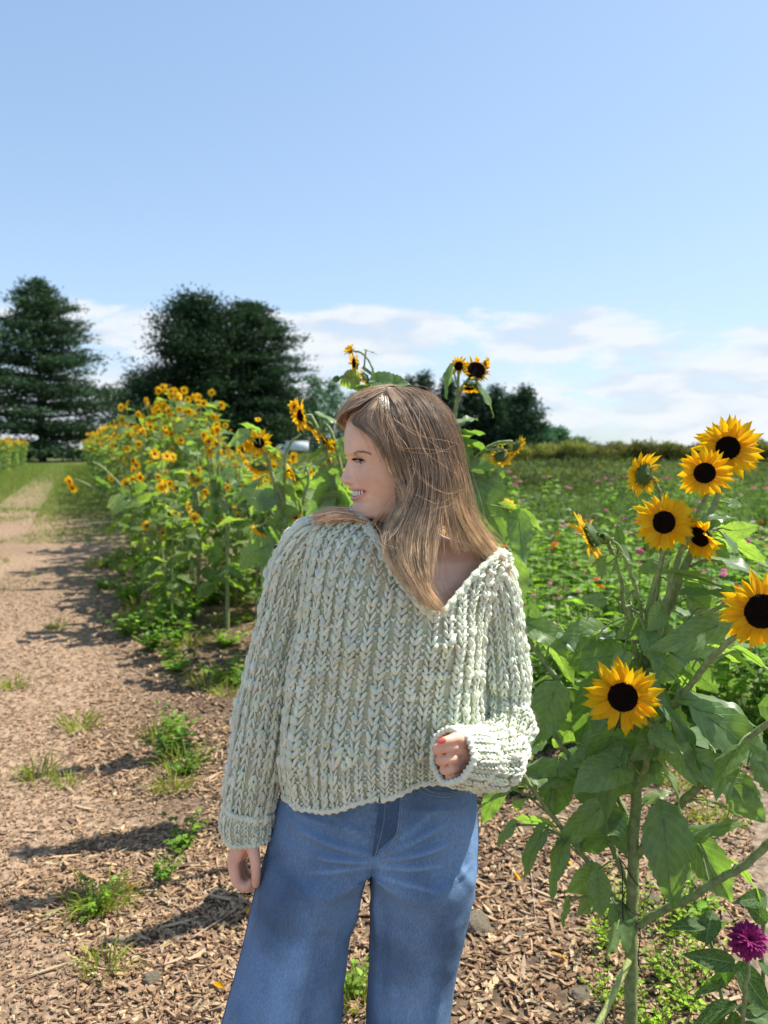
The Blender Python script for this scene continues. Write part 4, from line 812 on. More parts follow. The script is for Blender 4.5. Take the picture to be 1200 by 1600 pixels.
for i, (bx, by, tx_, ty_, hw, m) in enumerate([(1148, 1500, 1080, 1498, 17, 'f'), (1150, 1505, 1212, 1580, 22, 'f'), (1150, 1510, 1094, 1560, 16, 'd'), (1150, 1575, 1080, 1590, 17, 'u'), (1150, 1578, 1230, 1600, 18, 'u'), (1112, 1425, 1110, 1474, 19, 'f'), (1104, 1450, 1046, 1444, 14, 'u'), (1112, 1468, 1076, 1452, 12, 'd'),
    (1196, 1398, 1164, 1412, 16, 'f'), (1200, 1440, 1168, 1420, 14, 'd'), (1148, 1580, 1150, 1640, 16, 'f'), (1140, 1600, 1090, 1640, 20, 'f'), (1160, 1600, 1200, 1650, 20, 'f'), (1120, 1540, 1094, 1522, 10, 'b'), (1186, 1500, 1210, 1530, 14, 'b'), (1130, 1500, 1136, 1530, 10, 'b')]):
    leaf_world(zr, inv, at(bx, by, 1.56 + .02*(i % 3)), at(tx_, ty_, 1.53 + .02*(i % 4)), hw*1.5/1200*1.56, m, i, ZL)

# ------------------------------------------------------------------ weeds, tufts and small things on the ground
def tuft(seed, n=90, h=.16, spread=.07):
    global rs; old = rs; rs = np.random.RandomState(seed); b = MB(); a = rs.rand(n)*6.283; lean = rs.uniform(.1, 1.3, n); d = nrm(np.stack([np.cos(a)*lean, np.sin(a)*lean, np.ones(n)], 1))
    P = np.stack([np.cos(a)*spread*rs.rand(n), np.sin(a)*spread*rs.rand(n), np.zeros(n) - .005], 1); blades(b, P, h*rs.uniform(.4, 1, n), .005, d, cvar(n, (1.6, 1.45, .9), .3, .4), curl=.25); rs = old
    return b.mesh('grass_tuft', M['grass'])
def weedm(seed, n=14, h=.14, leaf=.03, col=(1.1, 1.1, .8), spread=.10, k=8, name='weed_clump'):
    r = np.random.RandomState(seed); b = MB()
    for i in range(n):
        a = r.rand()*6.283; L = spread*r.uniform(.3, 1.3); hh = h*r.uniform(.4, 1); P = resample([(L*.1*math.cos(a), L*.1*math.sin(a), 0), (L*.6*math.cos(a), L*.6*math.sin(a), hh*.7), (L*math.cos(a), L*math.sin(a), hh)], 6); add_tube(b, P, .0015, 3, col=(.9, .9, .6), cap=False)
        for j in range(k):
            p = P[1 + j % 5]; aa = r.rand()*6.283; put(b, LN2[j % 3], p, nrm(np.array((math.cos(aa), math.sin(aa), r.uniform(0, .7)))), leaf*r.uniform(.6, 1.2), (r.normal(0, .4), r.normal(0, .4), 1), np.array(col)*r.uniform(.7, 1.3), ws=.8)
    return b.mesh(name, M['zleaf'])
TU = [tuft(i) for i in range(4)]; WE = [weedm(700 + i) for i in range(4)]; WY = [weedm(720 + i, 16, .24, .02, (2.0, 1.7, .9), .12, 10) for i in range(3)]
def spot(nm, me, px, py, sc, lab, cat, grp):
    g = gnd(px, py); o = ob(nm, me, loc=(g[0], g[1], float(hgt(g[0], g[1]))), label=lab, cat=cat, group=grp); o.scale = (sc, sc, sc*rs.uniform(.8, 1.15)); o.rotation_euler = (0, 0, rs.rand()*6.28)
for i, (px, py, sc, lab) in enumerate([(125, 1140, 1.3, 'bright grass tuft on the open mulch path left of the shadow'), (60, 1215, 1.2, 'spiky grass tuft near the left edge of the path'), (104, 1226, .8, 'small spiky grass tuft beside the bigger left edge tuft'), (148, 1415, 1.25, 'largest green grass tuft in the lower left mulch'),
    (175, 1420, .9, 'grass tuft leaning against the largest lower left tuft'), (162, 1520, .9, 'thin sparse grass tuft low in the left corner'), (285, 1205, 1.4, 'grass tuft in shade near the hanging sleeve'), (270, 1245, 1.0, 'grass tuft just below the shaded weed clump'), (90, 985, 1.1, 'small distant grass tuft on the brown path'), (20, 1075, 1.1, 'faint grass tuft touching the left picture edge'),
    (250, 1160, 1.1, 'dark grass tuft behind the shaded weeds'), (1060, 1180 + 60, 1.2, 'pale grass tuft showing between the right stalks'), (560, 1590, .8, 'grass tuft between the two trouser legs'), (1120, 1300, 1.2, 'dry grass tuft behind the right branches')]):
    spot('grass_tuft', TU[i % 4], px, py, sc, lab, 'grass tuft', 'grass tufts on the mulch')
for i, (px, py, sc, lab) in enumerate([(200, 950, 2.4, 'feathery weed clump at the near end of the grassy strip'), (255, 990, 2.6, 'large leafy weed clump in the mulch left of the sweater'), (240, 1020, 1.8, 'weed clump just in front of the largest leafy one'), (300, 975, 1.8, 'weed clump right of the largest leafy one'), (278, 1050, 1.6, 'round weed clump beside the wilted yellow flower'),
    (272, 1150, 1.2, 'shaded weed clump beside the sleeve shadow'), (262, 1185, 1.3, 'shaded weed clump with broad green leaves'), (288, 1325, 1.0, 'dark weed clump inside the big shadow'), (292, 1215, .9, 'bright weed clump at the upper edge of the big shadow'), (255, 1375, .7, 'tiny weed clump below the big shadow'), (420, 1010, 1.6, 'weed clump partly behind the left sleeve'),
    (548, 1565, .9, 'leafy weed clump seen between the trouser legs'), (330, 950, 2.2, 'weed clump under the near end of the sunflower row'), (370, 930, 2.2, 'weed clump touching the row base near the sleeve'), (290, 925, 2.2, 'weed clump at the foot of the row beside the path'), (150, 1430, .8, 'low weed clump under the largest grass tuft'), (375, 1080, .8, 'pale weed sprout right next to the sleeve edge'),
    (250, 905, 2.2, 'dark weed clump under the leaning row plants'), (215, 880, 2.4, 'shaded weed clump farther along the row foot'), (1090, 1460, 1.2, 'weed clump under the right hand branches'), (805, 1250, 1.6, 'weed clump by the hip behind the bent sleeve')]):
    spot('weed_clump', WE[i % 4], px, py, sc, lab, 'weed', 'weed clumps on the mulch')
for i, (px, py, sc, lab) in enumerate([(945, 1500, .8, 'airy yellow green weed left of the thick stalk'), (948, 1590, .7, 'lowest airy weed left of the thick stalk'), (1035, 1560, .8, 'airy yellow weed right of the thick stalk base'), (1075, 1600, .8, 'yellow weed below the purple zinnia'), (1050, 1480, .8, 'airy weed under the lit drooping leaf'), (1090, 1540, .7, 'sunlit yellow weed beside the purple zinnia'),
    (1015, 1630, .8, 'yellow weed cut by the bottom edge right of stalk'), (960, 1450, .7, 'airy weed behind the black cord'), (1005, 1460, .6, 'small airy weed just behind the stalk')]):
    spot('weed_clump', WY[i % 3], px, py, sc, lab, 'weed', 'airy weeds around the thick stalk')
for i in range(46):
    y = rs.uniform(3.4, 10.5); s = rs.uniform(.15, 1.0) if i % 3 else rs.uniform(.9, 2.2); x = s - .4*y
    o = ob('weed_clump', (WE + TU)[i % 8], loc=(x, y, float(hgt(x, y))), label='green weed clump %s, %s part' % ('under the row plants' if s > .9 else 'on the mulch in front of the row', 'nearer' if y < 6.5 else 'farther'), cat='weed', group='weeds along the foot of the sunflower row'); q = rs.uniform(1.0, 2.3); o.scale = (q, q, q*.8); o.rotation_euler = (0, 0, rs.rand()*6.28)
M['rock'] = mat('tan_rock', (.42, .35, .25), .9, .2, .3, 30, bump=1, bscale=50)
def rock(seed, px, py, r, lab, sq=.7):
    me = bpy.data.meshes.new('rock'); import bmesh; bm = bmesh.new(); bmesh.ops.create_icosphere(bm, subdivisions=3, radius=1)
    for v in bm.verts:
        n_ = mnoise.noise(v.co*1.3 + Vector((seed, 0, 0)))*.35 + mnoise.noise(v.co*3 + Vector((seed, 0, 0)))*.12; v.co *= 1 + n_; v.co.z *= sq
    bm.to_mesh(me); bm.free(); me.materials.append(M['rock']); g = gnd(px, py); ob('rock', me, loc=(g[0], g[1], float(hgt(g[0], g[1])) + r*.25), label=lab, cat='rock').scale = (r, r*.9, r)
rock(3, 742, 1465, .05, 'fist sized tan rock beside the right trouser leg'); rock(8, 235, 1535, .026, 'small brown stone in the lower left mulch'); rock(12, 905, 1575, .03, 'small pale stone left of the thick stalk base', .5); rock(15, 165, 1207, .03, 'flat grey stone in the small shadow on the path', .3); rock(19, 815, 1480, .022, 'tiny whitish stone right of the trouser leg', .4); rock(22, 1020, 1430, .03, 'grey stone behind the thick stalk', .6)
b = MB(); V, F, U = petal_arr(101); b.add(V, F, (1, .8, 1), U); fp = b.mesh('fallen_petal', M['petal'])
for i, (px, py, lab) in enumerate([(197, 1388, 'fallen orange petal above the largest grass tuft'), (388, 1432, 'fallen yellow petal beside the left trouser leg'), (335, 1548, 'fallen yellow petal near the trouser hem'), (884, 1527, 'fallen orange petal in the dark shade at right'), (892, 1368, 'fallen yellow petal left of the stalk'), (975, 1398, 'fallen orange petal just behind the stalk'), (812, 1388, 'pale fallen petal by the hanging leaves'), (200, 918, 'orange fallen bloom at the grassy strip'), (253, 936, 'small orange fallen bloom in the weeds')]):
    g = gnd(px, py); o = ob('fallen_petal', fp, loc=(g[0], g[1], float(hgt(g[0], g[1])) + .014), label=lab, cat='petal', group='petals fallen on the mulch'); s = .045 if i < 7 else .09; o.scale = (s, s, s); o.rotation_euler = (.2, .2, rs.rand()*6)
M['twig'] = mat('dry_twig', (.30, .22, .16), .85, .1, .3, 30)
for pts, r, lab in (([(0, 1475), (40, 1462), (75, 1440), (104, 1415)], .004, 'long thin curved twig at the left picture edge'), ([(745, 1478), (775, 1492), (800, 1500)], .004, 'pale twig below the tan rock'), ([(760, 1440), (772, 1490), (776, 1530)], .003, 'thin twig standing across the mulch by the rock'), ([(300, 1475), (360, 1440), (395, 1400)], .004, 'dark twig by the left trouser leg'), ([(780, 1545), (800, 1515), (812, 1490)], .005, 'bleached twig right of the trouser leg'), ([(825, 1340), (832, 1400), (843, 1510)], .003, 'thin dry stalk lying under the hanging leaves')):
    b = MB(); P = [gnd(*p) + (0, 0, .02 + .01*math.sin(i*2)) for i, p in enumerate(pts)]; add_tube(b, P, r, 5, 16); b.build('twig', M['twig'], label=lab, cat='twig')
# ------------------------------------------------------------------ the woman
PB = np.array((-.01, 1.45, 0.0)); UU = 1.43/1200
M['skin'] = mat('skin', (.80, .51, .365), .42, .45, .05, 14, attr=True, sss=.12, bump=.12, bscale=500)
M['wool'] = mat('chunky_wool_yarn', (.90, .94, .755), .85, .15, .04, 35, attr=True, bump=.6, bscale=420)
M['hair'] = mat('long_hair', (.28, .205, .145), .38, .5, .12, 30, attr=True)
M['nail'] = mat('coral_nail', (.72, .12, .10), .2, .6, .02, 30, coat=.5)
M['teeth'] = mat('teeth', (.80, .77, .70), .25, .5, .03, 30)
M['eye'] = mat('eyeball', (1, 1, 1), .1, .6, .01, 30, attr=True)
M['lash'] = mat('dark_lash', (.03, .02, .015), .6, .2, .1, 30)
M['brow'] = mat('brow_hair', (.42, .29, .20), .6, .2, .1, 30)
# denim
dm = mat('blue_denim', (.125, .212, .35), .8, .2, .16, 7, attr=True); M['denim'] = dm
t = dm.node_tree; p = [n for n in t.nodes if n.type == 'BSDF_PRINCIPLED'][0]; tcn = [n for n in t.nodes if n.type == 'TEX_COORD'][0]
src = p.inputs['Base Color'].links[0].from_socket
mpn = nn(t, 'ShaderNodeMapping'); mpn.inputs['Rotation'].default_value = (0, rad(32), 0); t.links.new(tcn.outputs['Object'], mpn.inputs[0])
mpn.inputs['Scale'].default_value = (1, 1, .16)
wn = nn(t, 'ShaderNodeTexNoise'); wn.inputs['Scale'].default_value = 900; wn.inputs['Detail'].default_value = 3; t.links.new(mpn.outputs[0], wn.inputs['Vector'])
mp2 = nn(t, 'ShaderNodeMapping'); mp2.inputs['Scale'].default_value = (1, 1, .05); t.links.new(tcn.outputs['Object'], mp2.inputs[0])
w2 = nn(t, 'ShaderNodeTexNoise'); w2.inputs['Scale'].default_value = 420; w2.inputs['Detail'].default_value = 4; t.links.new(mp2.outputs[0], w2.inputs['Vector'])
sm = mth(t, 'ADD', rng(t, wn.outputs['Fac'], .3, .7, -.26, .26, False), rng(t, w2.outputs['Fac'], .3, .7, -.10, .10, False))
mxd = nn(t, 'ShaderNodeMix', data_type='RGBA', blend_type='MULTIPLY'); mxd.inputs[0].default_value = 1; t.links.new(src, mxd.inputs[6])
cmb = nn(t, 'ShaderNodeCombineColor'); one = mth(t, 'ADD', sm, 1.0)
for i_ in range(3): t.links.new(one, cmb.inputs[i_])
t.links.new(cmb.outputs[0], mxd.inputs[7]); t.links.new(mxd.outputs[2], p.inputs['Base Color'])
bpn = nn(t, 'ShaderNodeBump'); bpn.inputs['Strength'].default_value = .5; bpn.inputs['Distance'].default_value = .002; t.links.new(sm, bpn.inputs['Height']); t.links.new(bpn.outputs[0], p.inputs['Normal'])

FY = rad(9); FD = np.array((-math.cos(FY), -math.sin(FY), 0)); KD = np.array((math.sin(FY), -math.cos(FY), 0))
na = 300; al = np.linspace(0, 2*np.pi, na, endpoint=False)
al = al - .35*np.sin(al - .9)*.8    # denser columns on the camera side of the face
rows = np.concatenate([np.arange(609.5, 640, 1.5), np.arange(640, 700, 2), np.arange(700, 812, 1.0), np.arange(812, 900, 3), np.arange(900, 1340, 14)])
def tab(y, T): return np.interp(y, [a for a, _ in T], [b for _, b in T])
Tf = [(609, 4), (612, 22), (618, 40), (625, 53), (640, 70), (659, 80), (679, 83.5), (700, 84), (708, 83.5), (714, 80), (719, 78), (732, 77), (745, 76), (757, 75.5), (763, 75.5), (770, 73), (778, 72), (783, 70), (790, 71.5), (797, 73), (803, 71), (807, 64), (810, 48), (814, 30), (820, 22), (850, 18)]
Tb = [(609, 4), (612, 22), (618, 42), (625, 54), (640, 68), (670, 80), (700, 82), (730, 77), (760, 64), (790, 54), (820, 52), (850, 56)]
Tw = [(609, 3), (612, 17), (618, 32), (625, 42), (640, 54), (660, 61), (690, 64), (720, 62), (745, 59), (770, 53), (785, 48), (800, 43), (808, 42), (820, 45), (850, 47)]
Tp = [(609, 2.0), (690, 2.1), (720, 1.95), (750, 1.8), (775, 1.72), (800, 1.8), (815, 2), (850, 2)]
ca_, sa_ = np.cos(al), np.sin(al)
theta = np.minimum(al % (2*np.pi), 2*np.pi - al % (2*np.pi))
rise = 30*sstep(theta, .35, 1.7)
Vh = np.zeros((len(rows), na, 3)); Ch = np.ones((len(rows), na, 3))
for i, y in enumerate(rows):
    ye = y + rise*np.clip((y - 752)/56, 0, 1)*(1 - sstep(y, 818, 850))
    f = tab(ye, Tf); b_ = tab(ye, Tb); w = tab(ye, Tw); p_ = tab(ye, Tp)
    ax = np.where(ca_ > 0, f, b_); r = 1/((np.abs(ca_)/ax)**p_ + (np.abs(sa_)/w)**p_)**(1/p_)
    cx = 622 + 16*sstep(y, 800, 870) - 26*sstep(y, 900, 1100); cyd = 1.43 + .015*sstep(y, 800, 870)
    a = r*ca_; k = r*sa_
    front = ca_ > .05; ak = np.abs(k)
    if y < 830:
        N = tab(y, [(716, 0), (722, 2), (732, 6.5), (740, 10.5), (746, 13.5), (750, 14.2), (753, 12.5), (756, 6), (758.5, 1), (761, 0)]); sg = tab(y, [(716, 7), (735, 8), (745, 11), (752, 13), (760, 12)])
        d = N*np.exp(-(ak/sg)**2.3)
        d = d + 6.0*np.exp(-((ak - 13.5)/4.6)**2 - ((y - 750.5)/4.4)**2) - 3.0*np.exp(-((ak - 21.5)/3.2)**2 - ((y - 749.5)/6)**2)          # nostril wing
        d = d - 4.5*np.exp(-((ak - 8.5)/3.4)**2 - ((y - 756.6)/1.9)**2)
        d = d - 7.5*np.exp(-((ak - 28)/13)**2 - ((y - 720)/9)**2)              # socket
        d = d + 2.6*np.exp(-((ak - 26)/14)**2 - ((y - 706)/5)**2)
        d = d + 4.0*np.exp(-((ak - 37)/12)**2 - ((y - 749)/12)**2)              # smiling cheek
        lx = 15 + (y - 750)*.95; d = d - 1.1*np.exp(-((ak - lx)/3.5)**2)*sstep(y, 748, 756)*(1 - sstep(y, 770, 784))
        ym = 770.8 - 5.0*(ak/30)**2; op = np.clip(1 - (ak/31)**2, 0, 1)**.6; hh = 4.9*op + .01
        e = (y - ym)/hh; inside = (np.abs(e) < 1) & (ak < 31)
        d = d + 3.0*np.exp(-((y - (ym - hh - 2.2))/2.4)**2)*op + 3.6*np.exp(-((y - (ym + hh + 3.2))/3.1)**2)*op
        d = d - np.where(inside, 8.0*(1 - e**2)**.35, 0)
        d = d - 1.5*np.exp(-((ak - 33)/3)**2 - ((y - 765.5)/3.5)**2)
        ey = (np.abs(ak - 28) < 10.5); eo = np.sqrt(np.clip(1 - ((ak - 28)/10.5)**2, 0, 1))*2.0; yl = 719.3 + .6*((ak - 28)/10)**2
        ein = ey & (np.abs(y - yl) < eo)
        d = d - np.where(ein, 5.0, 0); d = d + 1.6*np.exp(-((y - (yl - eo - 2))/1.8)**2)*(ey)*.9 + 1.0*np.exp(-((y - (yl + eo + 2))/1.8)**2)*ey
        d = np.where(front, d, 0)
        lipc = np.clip(np.exp(-((y - (ym - hh - 1.8))/2.2)**4) + np.exp(-((y - (ym + hh + 2.8))/3.2)**4), 0, 1)*(ak < 32)*front
        col = np.ones((na, 3)) - lipc[:, None]*np.array((.10, .34, .26))
        col = col*(1 - .10*np.exp(-((ak - 38)/14)**2 - ((y - 752)/14)**2)[:, None]*np.array((0, 1, .9))) * (1 + .035*vnoise(np.stack([al*9, np.full(na, y*.14)], -1), 1.0, 13))[:, None] * (1 - .12*(np.exp(-(ak/12)**2 - ((y - 750)/8)**2)*front)[:, None]*np.array((0, 1, 1)))
        col = col*(1 - .45*(np.exp(-((ak - 8.5)/3.2)**2 - ((y - 756.4)/1.6)**2)*front)[:, None]*np.array((.8, 1, 1)))  # nostril shade painted into the skin colour
        col = np.where((inside & front)[:, None], np.array((.30, .09, .09)), col)
        fr = np.clip(vnoise(np.stack([al*60, np.full(na, y*.8)], -1), 1.0, 3), 0, 1)**3*.18; col = col*(1 - fr[:, None]*np.array((.4, .8, 1)))
        a = a + d
    else: col = np.ones((na, 3))
    W3 = a[:, None]*FD + k[:, None]*KD      # px units, horizontal
    # trunk
    tb_ = sstep(y, 822, 862)
    if tb_ > 0:
        dirw = ca_[:, None]*FD + sa_[:, None]*KD
        wR = tab(y, [(822, 46), (835, 62), (848, 100), (862, 132), (900, 120), (1000, 104), (1100, 96), (1200, 100), (1300, 104)]); wL = tab(y, [(822, 46), (835, 80), (848, 120), (862, 132), (900, 128), (1000, 110), (1100, 96), (1200, 100), (1300, 104)])
        dF = tab(y, [(822, 24), (850, 26), (870, 40), (900, 60), (960, 82), (1010, 80), (1100, 60), (1200, 62), (1300, 60)]); dB = tab(y, [(822, 50), (850, 58), (900, 72), (1000, 70), (1100, 60), (1300, 60)])
        wx = np.where(dirw[:, 0] > 0, wR, wL); dy = np.where(dirw[:, 1] < 0, dF, dB)
        rr = 1/((np.abs(dirw[:, 0])/wx)**2.2 + (np.abs(dirw[:, 1])/dy)**2.2)**(1/2.2)
        cl = 3.2*np.exp(-((y - 872 - .06*(dirw[:, 0]*rr))/5)**2)*(dirw[:, 1] < -.2)*(np.abs(dirw[:, 0]*rr) > 14)
        W3 = W3*(1 - tb_) + dirw*(rr + cl)[:, None]*tb_
    z = at(600, y, 1.43)[2]; c0 = at(cx, y, cyd)
    Vh[i] = np.array((c0[0], cyd, z)) + W3*UU; Ch[i] = col
body = MB()
top = Vh[0].mean(0) + (0, 0, .001)
body.add(Vh, gridF(len(rows), na, True), Ch.reshape(-1, 3))
body.add(np.vstack([Vh[0], top]), np.array([((i + 1) % na, i, na) for i in range(na)]))
NR = 146; SKULL = Vh[:NR]

def remeshed(tubes, voxel, smooth=4):
    b = MB()
    for P, R, n in tubes:
        A = resample(np.column_stack([P, R]), n); P_, R_ = A[:, :3], A[:, 3]
        T = nrm(np.gradient(P_, axis=0)); k = np.array([.55, .85]);   # rounded ends
        P2_ = np.vstack([P_[0] - T[0]*R_[0]*.85, P_[0] - T[0]*R_[0]*.5, P_, P_[-1] + T[-1]*R_[-1]*.5, P_[-1] + T[-1]*R_[-1]*.85]); R2_ = np.concatenate([[R_[0]*.4, R_[0]*.85], R_, [R_[-1]*.85, R_[-1]*.4]])
        add_tube(b, P2_, R2_, 12)
    me = b.mesh('tmp', M['skin']); o = bpy.data.objects.new('tmp', me); COL.objects.link(o)
    m = o.modifiers.new('r', 'REMESH'); m.mode = 'VOXEL'; m.voxel_size = voxel
    s = o.modifiers.new('s', 'SMOOTH'); s.iterations = smooth; s.factor = .5
    dg = bpy.context.evaluated_depsgraph_get(); ev = o.evaluated_get(dg); m2 = bpy.data.meshes.new_from_object(ev)
    V = np.zeros(len(m2.vertices)*3, 'f'); m2.vertices.foreach_get('co', V)
    Q = [tuple(p.vertices) for p in m2.polygons if len(p.vertices) == 4]; T = [tuple(p.vertices) for p in m2.polygons if len(p.vertices) == 3]
    bpy.data.objects.remove(o); return V.reshape(-1, 3), np.array(Q), (np.array(T) if T else None)
def pt(l, sc=1.0):   # list of (px,py,d,rpx) -> P,R
    return np.array([at(a, b_, c) for a, b_, c, _ in l]), np.array([r*c/1200 for _, _, c, r in l])
def hand(parts):
    tubes = []
    for l in parts: P, R = pt(l); tubes.append((P, R*(.95 if R[0] < .0145 else 1), max(6, len(l)*4)))
    return remeshed(tubes, .0016, 2)
# hanging right hand: thumb side to the camera
rh = [[(392, 1215, 1.455, 24), (388, 1270, 1.45, 22), (385, 1303, 1.448, 21)],
      [(386, 1300, 1.436, 15), (374, 1325, 1.43, 13), (365, 1343, 1.425, 11.5)], [(386, 1300, 1.45, 15), (376, 1325, 1.448, 13), (366, 1345, 1.448, 11.5)],
      [(386, 1300, 1.462, 15), (378, 1324, 1.466, 12.5), (370, 1343, 1.47, 10.5)], [(388, 1300, 1.468, 14), (382, 1322, 1.48, 11.5), (376, 1339, 1.486, 9.5)],
      [(388, 1315, 1.44, 17), (376, 1330, 1.45, 15)],
      [(364, 1342, 1.424, 10.5), (366, 1362, 1.42, 9.2), (371, 1379, 1.42, 9), (385, 1385, 1.421, 8), (392, 1378, 1.424, 7)],
      [(366, 1344, 1.447, 10.5), (369, 1366, 1.446, 9.4), (376, 1382, 1.446, 9), (392, 1385, 1.446, 8.2), (397, 1373, 1.446, 7.2)],
      [(370, 1343, 1.469, 10), (373, 1364, 1.469, 9), (382, 1379, 1.468, 8.5), (396, 1378, 1.466, 7.8), (400, 1366, 1.464, 7)],
      [(376, 1339, 1.485, 9), (380, 1357, 1.487, 8), (388, 1369, 1.486, 7.6), (400, 1367, 1.484, 7)],
      [(389, 1306, 1.43, 14), (395, 1326, 1.415, 10.5), (399, 1346, 1.408, 9), (400, 1362, 1.406, 8.2), (400, 1378, 1.408, 7.2), (400, 1382, 1.409, 6.2)]]
# bent left hand: loose fist coming out of the cuff
lh = [[(765, 1180, 1.325, 22), (748, 1180, 1.285, 21), (728, 1180, 1.26, 21)],
      [(728, 1176, 1.25, 17), (712, 1166, 1.235, 13), (702, 1163, 1.23, 11)], [(728, 1184, 1.26, 17), (714, 1184, 1.24, 13), (704, 1186, 1.235, 11)], [(728, 1192, 1.26, 15), (714, 1198, 1.24, 12), (708, 1200, 1.24, 10)],
      [(708, 1166, 1.222, 10.5), (692, 1168, 1.212, 9.6), (683, 1171, 1.220, 9.4), (688, 1172, 1.24, 8.6), (700, 1173, 1.25, 7.6)],
      [(710, 1184, 1.226, 10.2), (696, 1186, 1.216, 9.4), (688, 1188, 1.224, 9.2), (693, 1189, 1.243, 8.4), (703, 1189, 1.252, 7.5)],
      [(712, 1199, 1.232, 9.4), (701, 1202, 1.222, 8.8), (694, 1203, 1.230, 8.4), (698, 1203, 1.248, 7.8), (706, 1202, 1.256, 7)],
      [(716, 1211, 1.238, 8), (706, 1214, 1.232, 7.4), (701, 1215, 1.24, 7), (706, 1214, 1.254, 6.4)],
      [(726, 1160, 1.245, 12), (714, 1153, 1.225, 9.6), (703, 1156, 1.213, 8.6), (692, 1159, 1.207, 7.6), (688, 1160, 1.207, 6.6)]]
for hp_ in (rh, lh):
    V, Q, T = hand(hp_); n_ = body.n; 
    w = np.clip(vnoise(V, 90, 4), -1, 1)[:, None]; cc = np.array((1.0, .90, .88)) + w*.04
    body.add(V, Q, cc); 
# upper arms inside the sleeves, continuous with shoulders
for l in ([(520, 872, 1.46, 34), (482, 900, 1.465, 30), (448, 980, 1.47, 27), (418, 1100, 1.465, 25), (400, 1200, 1.455, 23), (388, 1270, 1.45, 21)], [(730, 905, 1.45, 34), (768, 935, 1.45, 28), (782, 1020, 1.46, 26), (787, 1110, 1.445, 25), (782, 1155, 1.395, 25), (762, 1179, 1.33, 22), (740, 1180, 1.275, 21)],
          [(520, 1340, 1.45, 50), (470, 1500, 1.43, 44), (440, 1700, 1.45, 40), (425, 1940, 1.47, 34)], [(655, 1340, 1.45, 50), (650, 1500, 1.45, 44), (640, 1700, 1.46, 40), (630, 1940, 1.47, 34)]):
    P, R = pt(l); add_tube(body, P, R, 16, 24)
def pbuild(mb, name, mats, parent, smooth=True, **kw):
    mb.V = [v - PB for v in mb.V]; return mb.build(name, mats, parent, smooth, **kw)
body.V = [v - PB for v in body.V]
woman = body.build('person', M['skin'], None, loc=tuple(PB), label='smiling woman in chunky pale green sweater and wide blue jeans looking left', cat='person')
# thumb nails
def nail(P, n, along, w, l, name, m, lab=None):
    b = MB(); x, y, z = frame(along, n); U = []
    for i in range(6):
        for j in range(5):
            u = (j/4 - .5)*2; v = i/5*2 - 1; ww = w*math.sqrt(max(.02, 1 - .95*abs(v)**2.6)) ; U.append(P + x*u*ww + y*v*l + z*(-.35*w*u*u - .1*l*v*v + .0006))
    b.add(np.array(U), gridF(6, 5)); return pbuild(b, name, m, woman, label=lab)
nail(at(690, 1157.5, 1.2005), (-.2, -1, .45), at(680, 1160.5, 1.2) - at(694, 1157, 1.2), .0050, .0072, 'fingernail', M['nail'], 'coral painted thumb nail')
M['nail2'] = mat('bare_nail', (.62, .36, .33), .25, .5, .02, 30)
nail(at(400, 1377, 1.4005), (.1, -1, -.1), at(400, 1390, 1.4) - at(400, 1370, 1.4), .0055, .0075, 'fingernail', M['nail2'])
# eyes, teeth, brow, lashes
def hpos(a, k, y): z = at(600, y, 1.43)[2]; c0 = at(622, y, 1.43); return np.array((c0[0], 1.43, z)) + (a*FD + k*KD)*UU
for sgn in (1, -1):
    b = MB(); r = 9.4*UU; c = hpos(55.0, 27.2*sgn, 719.0); lat = np.linspace(0, np.pi, 18); g = nrm(FD*1.0 + KD*.12*sgn + np.array((0, 0, -.05))); x, y_, z = frame((0, 0, 1), g); th = np.linspace(0, 6.2832, 25)[:-1]
    V = np.array([[c + r*(math.cos(la)*z + math.sin(la)*(math.cos(t_)*x + math.sin(t_)*y_)) for t_ in th] for la in lat]); cl = np.array([[(.03, .05, .06) if la < .22 else ((.07, .085, .085) if la < .56 else (.38, .34, .33)) for t_ in th] for la in lat]).reshape(-1, 3)
    b.add(V, gridF(18, 24, True), cl); pbuild(b, 'eye', M['eye'], woman)
    b = MB(); 
    for i, kk in enumerate(np.linspace(18, 38.5, 18)):
        base_a = 69.5 - (kk - 16)*.40; eo = 2.9*math.sqrt(max(0, 1 - ((kk - 28)/10.8)**2)); P0 = hpos(base_a, kk*sgn, 719.2 - eo)
        add_tube(b, [P0 - FD*.0015, P0 + FD*.004 + (0, 0, -.0012), P0 + FD*.0085 + KD*sgn*.0025*(i/9) + np.array((0, 0, .0012))], [.00075, .0006, .0002], 4)
    pl_ = [hpos(69.3 - (kk - 16)*.40, kk*sgn, 719.0 - 2.7*math.sqrt(max(0, 1 - ((kk - 28)/10.8)**2))) for kk in np.linspace(18, 39, 9)]
    add_tube(b, pl_, .0014, 5, 20); pbuild(b, 'eyelashes', M['lash'], woman)
hd = BVHTree.FromPolygons([tuple(v) for v in Vh.reshape(-1, 3)], [tuple(int(q) for q in f) for f in gridF(len(rows), na, True)])
def onface(px, py, off=.001, d=1.0):
    o = Vector((0, 0, CAM_Z)); q = Vector(at(px, py, 1.4)); h = hd.ray_cast(o, (q - o).normalized())
    if h[0] is None: return None
    if h[1].dot(o - h[0]) < 0: h = (h[0], -h[1])
    return np.array(h[0] + h[1]*off), np.array(h[1])
b = MB()
for i in range(60):
    s = rs.rand(); px = 551 + 25*s; py = 709.0 - 5.5*math.sin(s*2.2) + 3.0*s + rs.normal(0, 1.1)*(1 - .6*s); h = onface(px, py, .0004)
    if h is None: continue
    d = nrm(np.array((.9, 0, .35 - .7*s)) + rs.normal(0, .15, 3)); d = nrm(d - h[1]*np.dot(d, h[1])); add_tube(b, [h[0], h[0] + d*.004 + h[1]*.0008, h[0] + d*.0075 + h[1]*.0004], [.00028, .00026, .0001], 3, cap=False)
pbuild(b, 'eyebrow', M['brow'], woman)
